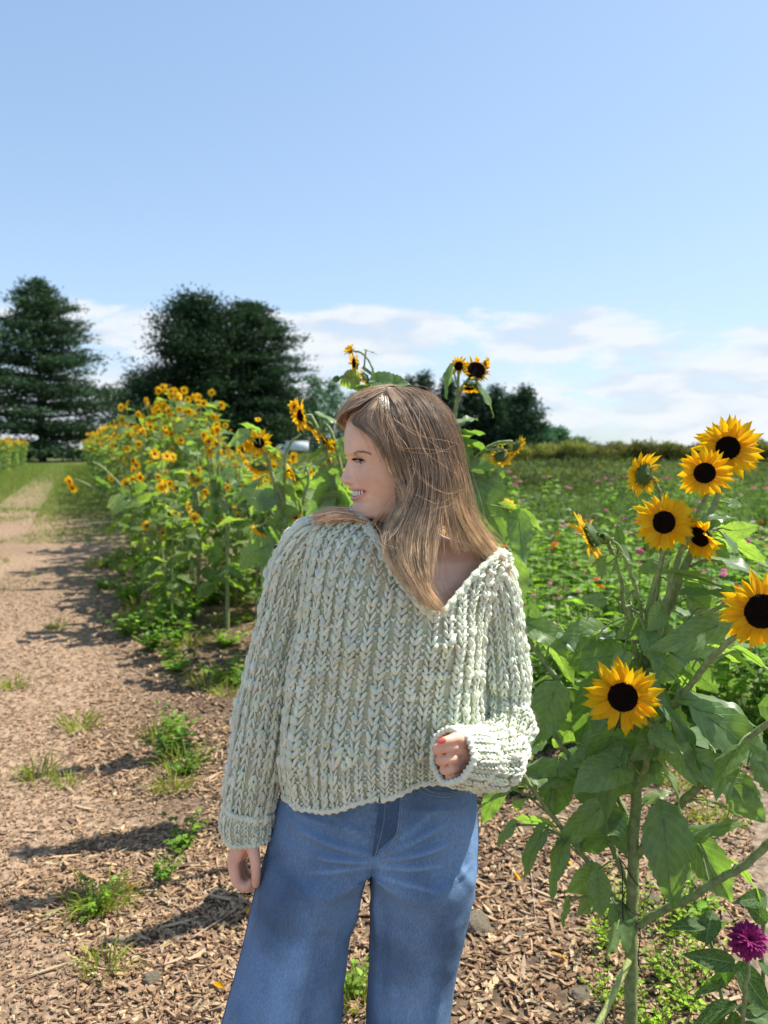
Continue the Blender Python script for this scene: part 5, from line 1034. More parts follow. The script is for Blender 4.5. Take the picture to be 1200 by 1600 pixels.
b = MB()
for i in range(12):
    kk = -24 + i*48/11; af = 71.0*(1 - (abs(kk)/49)**1.9)**.56 - .5; c = hpos(af, kk, 769.8 - 4*(kk/30)**2); tn = nrm(KD*1.0 - FD*(kk/47)*1.1); w = (2.4 if 3 < i < 8 else 2.1)*UU; x, y_, z = frame((0, 0, 1), np.cross(tn, (0, 0, 1)))
    if np.dot(z, FD) < 0: z = -z
    V = []
    for v in np.linspace(-1, 1, 7):
        for t_ in np.linspace(0, 6.283, 11)[:-1]: V.append(c + tn*w*math.cos(t_)*(1 - .3*abs(v)**3) + np.array((0, 0, 1))*v*4.9*UU + z*math.sin(t_)*1.6*UU*(1 - .5*abs(v)**2))
    b.add(np.array(V), gridF(7, 10, True))
pbuild(b, 'teeth', M['teeth'], woman)

# ---- garment surface tools -------------------------------------------
class Surf:
    def __init__(s, S):
        s.S = S; s.nv, s.nu = S.shape[:2]; Sw = np.concatenate([S[:, -1:], S, S[:, :1]], 1)
        du = (Sw[:, 2:] - Sw[:, :-2]); dv = np.gradient(S, axis=0); s.N = nrm(np.cross(du, dv))
        c = S.mean(1, keepdims=True)
        if np.mean(np.sum(s.N*(S - c), -1)) < 0: s.N = -s.N
    def at(s, u, v):
        u = (u % 1.0)*s.nu; v = np.clip(v, 0, 1)*(s.nv - 1); i = np.floor(u).astype(int); j = np.minimum(np.floor(v).astype(int), s.nv - 2); fu = (u - i)[..., None]; fv = (v - j)[..., None]; i %= s.nu; i2 = (i + 1) % s.nu
        def g(A): return (A[j, i]*(1 - fu) + A[j, i2]*fu)*(1 - fv) + (A[j + 1, i]*(1 - fu) + A[j + 1, i2]*fu)*fv
        return g(s.S), nrm(g(s.N))
def knit(mb, sf, ribs, v0, v1, rows_, mask=None, hs=1.0, fine=False, du=0.0):
    T = np.linspace(-1, 1, 6); ph = np.linspace(0, 2*np.pi, 6)[:-1]; rt = np.sqrt(np.clip(1 - (T*.97)**2, 0, 1))**.75
    ii, jj = np.meshgrid(np.arange(ribs), np.arange(rows_)); ii = ii.ravel(); jj = jj.ravel(); dv = (v1 - v0)/rows_
    def emit(uc, vc, ru, rv, slant, h0, hr, horiz=False):
        n = len(uc); R_ = (rs.uniform(.70, 1.25, n)*np.where(rs.rand(n) < .14, .62, 1)*(1 + .22*vnoise(np.stack([uc*ribs*.9, vc*60], -1), 1.0, 5)))[:, None, None]; tt = T[None, :, None]; r = rt[None, :, None]*R_; c = np.cos(ph)[None, None]; s_ = np.sin(ph)[None, None]
        uj = uc[:, None, None] + rs.normal(0, .018/ribs, (n, 1, 1)); vj = vc[:, None, None] + rs.normal(0, .05*dv, (n, 1, 1)); sl = slant[:, None, None]*rs.uniform(.8, 1.2, (n, 1, 1))
        if not horiz: u = uj + sl*tt + ru*r*c; v = vj + rv*tt + 0*c
        else: u = uj + ru*tt + 0*c; v = vj + rv*r*c - .35*dv*(1 - tt*tt)
        u, v = np.broadcast_arrays(u, v)
        P, N = sf.at(u, v); V = P + N*(h0 + hr*r*s_*R_)[..., None]
        F = (gridF(6, 5, True)[None] + 30*np.arange(n)[:, None, None]).reshape(-1, 4)
        col = np.repeat(np.array((1, 1, 1))*rs.uniform(.90, 1.07, (n, 1)) + rs.normal(0, .018, (n, 3)), 30, 0)
        mb.add(V.reshape(-1, 3), F, col)
    def ok(u, v): return np.ones(len(u), bool) if mask is None else mask(u, v)
    for side in (-1, 1):
        uc = (ii + .36 + side*.165)/ribs + du; vc = v0 + (jj + .5)*dv; k = ok(uc, vc); n = k.sum()
        emit(uc[k], vc[k], .165/ribs, .66*dv, np.full(n, side*.125/ribs), .0016*hs, (.0058 if not fine else .0034)*hs)
    uc = (ii + .86)/ribs + du; vc = v0 + (jj + .5)*dv; k = ok(uc, vc) & (rs.rand(len(uc)) < .72); n = k.sum()
    emit(uc[k], vc[k], .17/ribs, .26*dv, np.zeros(n), -.0006*hs, (.0030 if not fine else .0018)*hs, True)
def fuzz(mb, sf, n, mask=None, L=.012):
    u = rs.rand(n); v = rs.rand(n)
    if mask is not None: k = mask(u, v); u, v = u[k], v[k]; n = len(u)
    P, N = sf.at(u, v); d = nrm(N*.6 + rs.normal(0, .8, (n, 3))); blades(mb, P + N*.005, rs.uniform(.3, 1, n)*L, .0005, d, np.ones((n, 3))*1.05, tri=True)
# sweater trunk ---------------------------------------------------------
KT = [(0, 443, 1246, 748, 1222, .145, .14), (.08, 434, 1205, 753, 1196, .150, .14), (.3, 450, 1095, 756, 1095, .142, .13), (.5, 462, 1010, 762, 1010, .146, .13), (.66, 470, 930, 768, 945, .140, .125), (.78, 474, 868, 782, 905, .122, .11), (.86, 480, 832, 794, 884, .10, .10), (.93, 498, 808, 796, 871, .078, .09), (1.0, 552, 797, 784, 866, .055, .08)]
nv, nu = 120, 140; vv = np.linspace(0, 1, nv); kv = np.array([k[0] for k in KT]); A = np.array([np.concatenate([at(k[1], k[2], 1.45), at(k[3], k[4], 1.45), [k[5], k[6]]]) for k in KT])
# smooth interpolation of the keys
A = np.stack([np.interp(vv, kv, A[:, q]) for q in range(8)], 1)
for _ in range(6): A[1:-1] = (A[:-2] + 2*A[1:-1] + A[2:])/4
th = np.linspace(0, 2*np.pi, nu, endpoint=False)        # 0 front, pi/2 image right
Lp, Rp, dF, dB = A[:, None, :3], A[:, None, 3:6], A[:, None, 6], A[:, None, 7]
e = .85; sx = np.sign(np.sin(th))*np.abs(np.sin(th))**e; cx_ = np.sign(np.cos(th))*np.abs(np.cos(th))**e
S = (Lp + Rp)/2 + (Rp - Lp)/2*sx[None, :, None]; S = S.copy(); S[..., 1] -= np.where(cx_[None] > 0, dF, dB)*cx_[None]
for i_ in range(nv):
    R_ = np.vstack([S[i_], S[i_, :1]]); d_ = np.concatenate([[0], np.cumsum(np.linalg.norm(np.diff(R_, axis=0), axis=1))]); q_ = np.linspace(0, d_[-1], nu + 1)[:-1]; S[i_] = np.stack([np.interp(q_, d_, R_[:, c_]) for c_ in range(3)], 1)
frn = np.clip((1.45 - S[..., 1])/dF, -1, 1)
S[..., 2] += (CAM_Z - S[..., 2])*(1 - np.minimum(S[..., 1], 1.45)/1.45)
# the front hem hangs lower left of the middle, bust and loose folds
fr = np.clip(frn, 0, 1); xw = S[..., 0]
S[..., 2] -= (1 - sstep(vv[:, None], 0, .12))*(.010*fr + .036*fr*np.exp(-((xw + .13)/.075)**2) - .012*fr*sstep(xw, .0, .12))
def ridge(S, x0, y0, x1, y1, amp, w, d=1.35):
    a = at(x0, y0, d); b_ = at(x1, y1, d); P = S[..., [0, 2]]; a2 = a[[0, 2]]; ab = b_[[0, 2]] - a2; t_ = np.clip(((P - a2)@ab)/(ab@ab), 0, 1); dist = np.linalg.norm(P - a2 - t_[..., None]*ab, axis=-1)
    return amp*np.exp(-(dist/w)**2)*np.sin(np.pi*np.clip(t_*.9 + .05, 0, 1))**.5
disp = .010*vnoise(np.stack([th[None]*2.2 + 0*vv[:, None], vv[:, None]*2.2 + 0*th[None]], -1), 1.0, 3) + .006*vnoise(np.stack([th[None]*5 + 0*vv[:, None], vv[:, None]*3 + 0*th[None]], -1), 1.0, 8)*(1 - vv[:, None])
frm = frn > -.1
disp = disp + frm*(ridge(S, 470, 1010, 455, 1215, .014, .022) + ridge(S, 520, 1060, 500, 1240, -.007, .016) + ridge(S, 735, 980, 700, 1200, .010, .022) + ridge(S, 700, 1000, 655, 1220, -.007, .018) + ridge(S, 600, 1000, 590, 1230, .006, .02) + ridge(S, 560, 900, 540, 1000, .006, .02) + ridge(S, 560, 985, 570, 1010, .010, .04) + ridge(S, 690, 985, 700, 1010, .010, .04))
disp *= (1 - sstep(vv, .8, .95))[:, None]
sf = Surf(S); S = S + sf.N*disp[..., None]; sf = Surf(S)
NB = [(548, 798), (575, 818), (600, 856), (622, 893), (646, 925), (668, 950), (680, 957), (692, 948), (712, 925), (738, 897), (762, 876), (784, 866)]
nbw = np.array([at(a, b_, 1.45 - .115 + .055*abs(a - 675)/120) for a, b_ in NB])
def zb_(x): return np.interp(x, nbw[:, 0], nbw[:, 2], left=9, right=9)
vmax = np.ones(nu)
for j in range(nu):
    zc_ = np.where(S[:, j, 1] < 1.452, S[:, j, 2] - zb_(S[:, j, 0]), -1); k = np.where((zc_ > 0) & (vv > .45))[0]
    if len(k):
        vmax[j] = vv[max(k[0] - 1, 0)]
vmax = np.convolve(np.concatenate([vmax[-2:], vmax, vmax[:2]]), np.ones(5)/5, 'valid')
vm = lambda u: np.interp((u % 1)*nu, np.arange(nu + 1), np.append(vmax, vmax[0]))
UUg, VVg = np.meshgrid(np.arange(nu)/nu, vv); Pc, Nc = sf.at(UUg, np.minimum(VVg, vm(UUg)))
sw = MB(); sw.add(Pc - Nc*.0040, gridF(nv, nu, True), (.82, .82, .74))  # sheet behind the stitches, darkened: shade of the knit holes put into colour
mk = lambda u, v: v < vm(u) - .008
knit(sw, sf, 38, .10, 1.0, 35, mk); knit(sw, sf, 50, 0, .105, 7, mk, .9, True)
uu = np.linspace(0, 1, 260, endpoint=False)
for off, rr in ((0, .0058), (-.014, .0045)):
    P, N = sf.at(uu, vm(uu) + off + .004*np.sin(uu*520)); P = P + N*.003; P = np.vstack([P, P[:1]]); add_tube(sw, P, rr*(1 + .35*np.sin(np.arange(len(P))*1.9)), 6, col=(.98, 1, .97), cap=False)
P, N = sf.at(uu, 0*uu + .004); P = np.vstack([P, P[:1]]); add_tube(sw, P, .0052*(1 + .3*np.sin(np.arange(len(P))*1.7)), 6, cap=False)
fuzz(sw, sf, 14000, mk)
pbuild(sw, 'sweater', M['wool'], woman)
def sleeve(keys, ribs, rowsn, name, cuffkeys, folds=(), seed=0, rx=1.0):
    b = MB(); P, R = pt(keys); Q = resample(np.column_stack([P, R]), 90); P, R = Q[:, :3], Q[:, 3]; T = nrm(np.gradient(P, axis=0)); N = np.zeros_like(P); N[0] = nrm(np.cross(T[0], (0, 1, 0)))
    for i in range(1, len(P)): a = N[i-1] - T[i]*np.dot(N[i-1], T[i]); N[i] = nrm(a)
    B = np.cross(T, N); th = np.linspace(0, 2*np.pi, 60, endpoint=False); k = np.linspace(0, 1, 90)
    g = np.stack([np.cos(th)[None] + 0*k[:, None], np.sin(th)[None] + 0*k[:, None], k[:, None]*4.5 + 0*th[None]], -1)
    dsp = .10*vnoise(g, 1.0, seed) + .07*vnoise(g, 2.3, seed + 1)
    for (kc, wd, am, ph_) in folds: dsp = dsp + am*np.exp(-((k[:, None] - kc - .05*np.sin(th[None] + ph_))/wd)**2)
    Rr = R[:, None]*(1 + dsp*np.sin(np.pi*np.clip(k*1.1, .08, 1))[:, None]**.5)
    Sg = P[:, None] + Rr[..., None]*(N[:, None]*np.cos(th)[None, :, None] + B[:, None]*np.sin(th)[None, :, None])
    s = Surf(Sg); b.add(Sg - s.N*.0040, gridF(90, 60, True), (.82, .82, .74)); knit(b, s, ribs, 0, 1, rowsn); fuzz(b, s, 6000)  # sleeve sheet tinted darker to paint the shade between stitches
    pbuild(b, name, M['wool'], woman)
    b = MB(); P, R = pt(cuffkeys); Q = resample(np.column_stack([P, R]), 24); P, R = Q[:, :3], Q[:, 3]; T = nrm(np.gradient(P, axis=0)); N2 = np.zeros_like(P); N2[0] = nrm(np.cross(T[0], (0, 1, 0)) + 1e-3)
    for i in range(1, len(P)): a = N2[i-1] - T[i]*np.dot(N2[i-1], T[i]); N2[i] = nrm(a)
    B = np.cross(T, N2); wob = 1 + .05*np.sin(th*3 + 1) + .03*np.sin(th*7)
    Sg = P[:, None] + (R[:, None]*wob[None])[..., None]*(N2[:, None]*np.cos(th)[None, :, None] + B[:, None]*np.sin(th)[None, :, None]); s = Surf(Sg)
    inn = Sg[-1] - B[-1]*0; b.add(Sg - s.N*.001, gridF(24, 60, True), (.74, .74, .66)); b.add((Sg - s.N*.007)[::-1], gridF(24, 60, True), (.6, .6, .54)); knit(b, s, 19, .02, .98, 6, None, .9, True)  # cuff sheets darkened behind the stitches and inside, shade put into colour
    for vvv in (.0, 1.0):
        p_, n__ = s.at(np.linspace(0, 1, 121)[:-1], np.full(120, vvv)); p_ = np.vstack([p_, p_[:1]]); add_tube(b, p_ - s.N.mean()*0, .0058*(1 + .25*np.sin(np.arange(121)*1.6)), 6, cap=False)
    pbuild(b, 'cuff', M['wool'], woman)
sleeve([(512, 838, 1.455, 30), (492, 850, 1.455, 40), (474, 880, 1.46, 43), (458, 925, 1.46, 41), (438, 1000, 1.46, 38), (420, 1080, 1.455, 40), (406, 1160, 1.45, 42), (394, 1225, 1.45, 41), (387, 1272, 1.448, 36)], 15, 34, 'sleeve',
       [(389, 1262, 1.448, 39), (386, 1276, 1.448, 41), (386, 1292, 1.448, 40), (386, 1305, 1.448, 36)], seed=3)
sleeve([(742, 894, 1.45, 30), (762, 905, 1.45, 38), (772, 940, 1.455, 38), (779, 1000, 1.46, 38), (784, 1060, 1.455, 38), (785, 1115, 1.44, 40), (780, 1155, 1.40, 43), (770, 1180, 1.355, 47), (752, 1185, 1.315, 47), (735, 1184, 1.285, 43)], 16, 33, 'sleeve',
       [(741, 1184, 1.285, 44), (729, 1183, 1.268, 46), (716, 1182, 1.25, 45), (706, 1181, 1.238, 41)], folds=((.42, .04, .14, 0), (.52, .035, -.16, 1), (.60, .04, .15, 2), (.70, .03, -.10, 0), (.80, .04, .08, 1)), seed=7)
# jeans ------------------------------------------------------------------
def leg(s, keys, pel):
    ky = np.array([k[0] for k in keys]); yy = np.concatenate([np.arange(1188, 1350, 3.0), np.arange(1352, 1700, 5), np.arange(1710, 1966, 14)]); nu_ = 120; th = np.linspace(0, 2*np.pi, nu_, endpoint=False)
    out = []
    for y in yy:
        xo = np.interp(y, ky, [k[1] for k in keys]); xi = np.interp(y, ky, [k[2] for k in keys]); dc = np.interp(y, ky, [k[3] for k in keys]); bF = np.interp(y, ky, [k[4] for k in keys]); bB = np.interp(y, ky, [k[5] for k in keys])
        O = at(xo, y, 1.45); I = at(xi, y, 1.45); c = (O + I)/2; a = (O[0] - I[0])/2; sn, cs = np.sin(th), np.cos(th)
        L = np.stack([c[0] + a*np.sign(sn)*np.abs(sn)**.9, dc - np.where(cs > 0, bF, bB)*np.sign(cs)*np.abs(cs)**.95, c[2] + 0*th], 1)
        xm = np.interp(y, [1188, 1345], [598, 579]); XO = np.interp(y, [p[0] for p in pel], [p[1] for p in pel]); D = np.interp(y, [1188, 1260, 1345], [.088, .108, .112]); Mx = at(xm, y, 1.45); Ox = at(XO, y, 1.45)
        Pp = np.stack([Mx[0] + (Ox[0] - Mx[0])*np.clip(sn, 0, 1)**.80, 1.45 - D*cs*np.where(cs > 0, 1, 1.1), Mx[2] + 0*th], 1)
        w = sstep(y, 1318, 1372); out.append(Pp*(1 - w) + L*w)
    S = np.array(out); f = Surf(S)
    d = .004*vnoise(S*np.array((1, 1, .35)), 14, 5) + .002*vnoise(S, 40, 6)
    fm = (S[..., 1] < 1.44)
    W_ = [(585, 1330, 470, 1300, .010, .006), (582, 1338, 500, 1335, .008, .006), (590, 1320, 520, 1270, .004, .006), (578, 1345, 480, 1360, .0035, .007), (600, 1325, 690, 1290, .010, .006), (598, 1335, 700, 1320, .008, .006), (592, 1345, 690, 1352, .004, .006), (610, 1310, 690, 1262, .003, .006), (600, 1360, 680, 1385, .003, .007),
          (450, 1290, 520, 1310, .003, .008), (735, 1300, 650, 1330, .003, .007), (480, 1420, 470, 1600, .006, .02), (640, 1400, 650, 1620, .005, .02), (508, 1460, 468, 1640, -.022, .013), (530, 1480, 520, 1660, .012, .016), (690, 1400, 672, 1620, -.004, .010), (600, 1400, 596, 1600, -.004, .012), (430, 1450, 400, 1640, -.006, .010), (445, 1275, 560, 1292, .005, .005), (640, 1262, 735, 1275, .005, .005), (650, 1400, 735, 1368, .004, .005), (425, 1372, 530, 1398, .004, .005), (560, 1400, 545, 1520, .006, .006), (588, 1390, 590, 1520, .005, .006), (700, 1340, 740, 1400, .005, .006)]
    for r_ in W_: d = d + fm*ridge(S, *r_, d=1.36)
    S = S + f.N*d[..., None]; f = Surf(S); 
    yg = yy[:, None]; fade = .42*np.exp(-((S[..., 0] - S[..., 0].mean(1, keepdims=True))/.045)**2)*sstep(yg, 1340, 1450)*fm + .18*vnoise(S*np.array((1, 1, .3)), 18, 9)
    wh = sum(fm*ridge(S, a, b_, c, d_, .45, .004, d=1.36) for a, b_, c, d_, *_ in W_[:9]); fade = fade + wh
    seam = np.exp(-(((th - np.pi/2))/.05)**2)[None]*-.25 + np.exp(-((th - np.pi/2 + .09)/.03)**2)[None]*.25 + np.exp(-((th - np.pi/2 - .09)/.03)**2)[None]*.2
    col = (1 + fade + seam)[..., None]*np.array((1, 1, 1)) + fade[..., None]*np.array((.12, .05, 0))
    b = MB(); b.add(S, gridF(len(yy), nu_, True), np.clip(col, .3, 2).reshape(-1, 3))
    for dth in (-.055, .055):     # felled side seam and its stitching
        j = int(round((np.pi/2 + dth)/(2*np.pi)*nu_)); add_tube(b, S[:, j] + f.N[:, j]*.0006, .0011, 5, col=(.75, .75, .75) if dth < 0 else (1.3, 1.3, 1.25), cap=False)
    j = int(round(1.5*np.pi/(2*np.pi)*nu_)); k0 = np.where(yy > 1360)[0][0]; add_tube(b, S[k0:, j - 3] + f.N[k0:, j - 3]*.0008, .0012, 5, col=(.7, .7, .7), cap=False)
    return b, S
pelL = [(1188, 458), (1222, 448), (1262, 433), (1305, 424), (1345, 414)]; pelR = [(1188, 738), (1222, 742), (1262, 745), (1305, 745), (1345, 743)]
jb, SL = leg(-1, [(1188, 450, 598, 1.45, .11, .12), (1345, 413, 579, 1.45, .112, .13), (1400, 401, 563, 1.445, .105, .12), (1470, 383, 540, 1.43, .10, .12), (1530, 366, 529, 1.42, .10, .13), (1600, 347, 530, 1.42, .105, .14), (1800, 318, 540, 1.44, .12, .15), (1966, 300, 545, 1.45, .13, .15)], pelL)
jb2, SR = leg(1, [(1188, 742, 598, 1.45, .11, .12), (1345, 744, 579, 1.45, .112, .13), (1400, 738, 577, 1.455, .10, .12), (1470, 724, 577, 1.46, .095, .12), (1530, 712, 576, 1.46, .09, .12), (1600, 701, 573, 1.46, .095, .12), (1800, 698, 560, 1.46, .11, .13), (1966, 700, 550, 1.46, .12, .14)], pelR)
for A_, B_, C_, D_ in ((jb2.V, jb2.Q, jb2.C, jb2.U),): pass
n0 = jb.n; jb.V += jb2.V; jb.Q += [q + n0 for q in jb2.Q]; jb.T += [q + n0 for q in jb2.T]; jb.C += jb2.C; jb.U += jb2.U; jb.mq += jb2.mq; jb.mt += jb2.mt; jb.n += jb2.n
allV = np.concatenate(jb.V); allQ = np.concatenate(jb.Q); jt = BVHTree.FromPolygons([tuple(v) for v in allV], [tuple(int(x) for x in q) for q in allQ])
jeans = pbuild(jb, 'jeans', M['denim'], woman)
def on(px, py, off):
    o = Vector((0, 0, CAM_Z)); q = Vector(at(px, py, 1.4)); h = jt.ray_cast(o, (q - o).normalized()); 
    return np.array(h[0]) + np.array((0, -off, 0)) if h[0] else at(px, py, 1.34)
# fly panel with its stitching, belt loops, pocket edge, ring of the waistband
fb_ = MB(); nvf, nuf = 26, 8; V = []
for i in range(nvf):
    y = 1205 + i*(1337 - 1205)/(nvf - 1); xl = np.interp(y, [1205, 1337], [599, 582]); wid = 30*(1 - sstep(y, 1300, 1338)) + 2
    for j in range(nuf): V.append(on(xl + wid*j/(nuf - 1), y, .0032 if 0 < j < nuf - 1 else .001))
fb_.add(np.array(V), gridF(nvf, nuf), (.55, .58, .62)); pbuild(fb_, 'fly', M['denim'], jeans)
M['thread'] = mat('denim_thread', (.42, .46, .50), .7, .2, .1, 80, attr=True)
def stitchline(pts, name='stitching', off=.0042, col=(1, 1, 1), r=.0008):
    b = MB(); Q = resample(np.array([(a, c, 0.) for a, c in pts]), 70); W3_ = np.array([on(a, c, off) for a, c, _ in Q])
    for i in range(0, 68, 2): add_tube(b, W3_[i:i + 2], r, 4, col=col)
    pbuild(b, name, M['thread'], jeans)
stitchline([(603, 1225), (600, 1280), (590, 1322), (585, 1338)], off=.0046); stitchline([(626, 1225), (624, 1270), (620, 1300), (608, 1322), (592, 1336)], off=.0046); stitchline([(629, 1225), (627, 1270), (623, 1302), (610, 1326), (594, 1339)], off=.003)
stitchline([(646, 1225), (664, 1238), (690, 1244), (715, 1240), (738, 1226)], off=.003); stitchline([(560, 1232), (540, 1250), (505, 1262), (470, 1262)], off=.003); stitchline([(648, 1219), (668, 1232), (692, 1237), (716, 1233), (738, 1219)], off=.003)
b = MB(); add_tube(b, [on(a, c, .001) for a, c in ((652, 1221), (668, 1234), (692, 1240), (716, 1236), (740, 1221))], .0022, 6, 40, col=(1.25, 1.25, 1.2)); pbuild(b, 'pocket_edge', M['denim'], jeans)
b = MB(); P = [on(646, y, .004) for y in (1195, 1205, 1215, 1226, 1236)]; 
for dx in (-.0045, -.0015, .0015, .0045): add_tube(b, [q + (dx, 0, 0) for q in P], .0022, 5, 12, col=(.9, .9, .95))
pbuild(b, 'belt_loop', M['denim'], jeans)
M['shoe'] = mat('white_shoe', (.65, .63, .6), .6, .3, .1, 20)
for sx_, px in ((-1, 430), (1, 632)):
    c = at(px, 1960, 1.44); b = MB(); Vv = []
    for i, (yy_, w, h) in enumerate([(.10, .02, .03), (.07, .036, .07), (0, .038, .08), (-.08, .044, .055), (-.14, .042, .04), (-.175, .02, .025)]):
        for t_ in np.linspace(0, 6.283, 15)[:-1]: Vv.append((c[0] + w*math.cos(t_), 1.44 + yy_, max(.004, h*.5 + h*.5*math.sin(t_)) + .004))
    b.add(np.array(Vv), gridF(6, 14, True)); pbuild(b, 'shoe', M['shoe'], woman)

# hair -------------------------------------------------------------------
def guide(l, m=12):
    return resample(np.array([at(a, c, 1.43 + d) for a, c, d in l]), m)
def strands(mb, G, n, r=.00048, clump=14, js=.004, jd=.006, wave=.003, tint=(1, 1, 1), tipc=(2.9, 2.95, 2.6), srange=(0, 1), lenv=.28, spread=1.0, tipstart=.35):
    G = np.array(G); ng, m = G.shape[:2]; nc = max(1, n//clump)
    sc_ = rs.uniform(*srange, nc); cid = rs.randint(0, nc, n); s = np.clip(sc_[cid] + rs.normal(0, .02, n), 0, 1)*(ng - 1)
    i = np.minimum(np.floor(s).astype(int), ng - 2); f = (s - i)[:, None, None]; P = G[i]*(1 - f) + G[i + 1]*f; k = np.linspace(0, 1, m)
    # trim each strand to its own length
    ln = 1 - lenv*rs.rand(n)**1.5; kk = k[None]*ln[:, None]*(m - 1); a = np.minimum(np.floor(kk).astype(int), m - 2); ff = (kk - a)[..., None]; ar = np.arange(n)[:, None]; P = P[ar, a]*(1 - ff) + P[ar, a + 1]*ff
    off = rs.normal(0, 1, (nc, 3))*np.array((js, jd, js*.5)); o2 = rs.normal(0, 1, (n, 3))*np.array((js, jd, js))*.45
    gro = (.25 + .9*k**1.2)[None, :, None]*spread; P = P + (off[cid][:, None] + o2[:, None])*gro
    ph = rs.rand(nc)*6.28; fq = rs.uniform(.8, 2.0, nc); P[..., 0] += wave*np.sin(ph[cid][:, None] + k[None]*6.28*fq[cid][:, None])*k[None]; P[..., 1] += wave*.6*np.cos(ph[cid][:, None]*1.7 + k[None]*6.28*fq[cid][:, None])*k[None]
    T = nrm(np.gradient(P, axis=1)); N = nrm(np.cross(T, np.array((.1, -1, .15)))); B = np.cross(T, N); R = r*(1 - .55*k**3)[None, :, None]*rs.uniform(.7, 1.35, (n, 1, 1))
    V = np.stack([P + R*(N*math.cos(a_) + B*math.sin(a_)) for a_ in (0, 2.094, 4.189)], 2)   # n,m,3,3
    F = (gridF(m, 3, True)[None] + 3*m*np.arange(n)[:, None, None]).reshape(-1, 4)
    bri = (rs.uniform(.62, 1.35, (nc, 1))[cid]*rs.uniform(.6, 1.5, (n, 1)))[:, None]; kt = sstep(k, tipstart, 1.0)[None, :, None]
    C = (np.array(tint)*(1 - kt) + np.array(tipc)*kt)*bri; C = np.repeat(C[:, :, None], 3, 2)
    mb.add(V.reshape(-1, 3), F, C.reshape(-1, 3))
def backing(mb, G, dy=.004, c0=(.75, .75, .75), c1=(1.7, 1.55, 1.3)):
    G = np.array(G).copy(); G = G[:, :int(G.shape[1]*.82)]; G = np.array([np.stack([np.interp(np.linspace(0, len(G) - 1, 40), np.arange(len(G)), G[:, q, c]) for c in range(3)], 1) for q in range(G.shape[1])]); G[..., 1] += dy
    G += (.003*vnoise(np.stack([np.arange(40)[None]*.9 + 0*np.arange(G.shape[0])[:, None], .3*np.arange(G.shape[0])[:, None] + 0*np.arange(40)[None]], -1), 1.0, 4))[..., None]*np.array((0, 1, 0))
    k = sstep(np.linspace(0, 1, G.shape[0]), .35, 1)[:, None, None]; C = np.array(c0)*(1 - k) + np.array(c1)*k; mb.add(G, gridF(*G.shape[:2]), np.broadcast_to(C, G.shape).reshape(-1, 3))
hb = MB()
# skull-hugging base of the hair
yr = rows[:NR]; cap = SKULL.copy(); cc = cap.mean(1, keepdims=True)
mid_c = at(622, 690, 1.43); dirn = nrm(cap - mid_c); 
kF = ((cap - mid_c)@FD)/UU; yk = yr[:, None] + 0*al[None]
maskc = (kF < np.interp(yk, [609, 640, 652, 668, 690, 720, 760, 800], [200, 200, 64, 42, 30, 24, 14, 10])).astype(float)
capS = cap + dirn*(.004*maskc - .006*(1 - maskc))[..., None]; hb.add(capS, gridF(NR, na, True), (.8, .8, .8))
hb.add(np.vstack([capS[0], capS[0].mean(0) + (0, 0, .001)]), np.array([((i + 1) % na, i, na) for i in range(na)]), (.8, .8, .8))
# camera-side sheet, part line to tips, front to back
A_ = [guide([(598, 630, -.035), (606, 652, -.062), (618, 682, -.078), (632, 715, -.086), (642, 745, -.088), (636, 775, -.090), (612, 808, -.100), (598, 838, -.118), (606, 868, -.130), (628, 902, -.14), (655, 932, -.142), (682, 952, -.142)]),
      guide([(604, 622, -.03), (622, 652, -.068), (638, 690, -.084), (650, 730, -.089), (652, 770, -.092), (636, 812, -.105), (626, 850, -.125), (640, 895, -.14), (664, 930, -.145), (692, 958, -.145)]),
      guide([(612, 615, -.03), (640, 648, -.070), (658, 690, -.086), (668, 735, -.089), (668, 780, -.092), (658, 820, -.105), (650, 860, -.125), (656, 900, -.138), (668, 935, -.142), (686, 955, -.142)]),
      guide([(622, 610, -.025), (660, 645, -.068), (678, 690, -.082), (688, 740, -.085), (688, 790, -.088), (680, 835, -.105), (672, 875, -.118), (668, 915, -.13), (668, 945, -.135)])]
B_ = [guide([(622, 610, -.025), (660, 645, -.066), (680, 690, -.080), (692, 740, -.082), (696, 785, -.082), (700, 820, -.085), (704, 845, -.08), (706, 862, -.075)]),
      guide([(632, 608, -.02), (674, 640, -.058), (694, 690, -.070), (704, 745, -.070), (712, 795, -.066), (728, 830, -.060), (742, 852, -.050), (756, 868, -.045)]),
      guide([(642, 608, -.01), (686, 640, -.045), (706, 690, -.052), (714, 750, -.05), (724, 800, -.046), (745, 838, -.04), (768, 862, -.032), (786, 884, -.03)]),
      guide([(648, 609, .0), (693, 642, -.022), (713, 692, -.026), (720, 750, -.022), (733, 806, -.02), (758, 842, -.018), (782, 868, -.015), (796, 905, -.015)]),
      guide([(650, 610, .015), (694, 645, .01), (712, 695, .012), (718, 755, .014), (730, 808, .01), (752, 842, .005), (775, 865, .0), (790, 892, -.005)])]
C_ = [guide([(645, 609, .02), (690, 645, .03), (706, 700, .036), (708, 760, .04), (704, 815, .045), (700, 860, .06), (690, 900, .08)]), guide([(630, 608, .03), (665, 640, .06), (680, 700, .075), (676, 760, .08), (668, 815, .085), (655, 860, .09), (640, 900, .10)]),
      guide([(615, 608, .03), (630, 635, .065), (640, 690, .085), (640, 750, .088), (636, 800, .09), (620, 850, .10), (600, 900, .115)]), guide([(605, 612, .03), (600, 640, .06), (606, 690, .08), (612, 745, .084), (610, 800, .085), (585, 850, .10), (560, 890, .12)])]
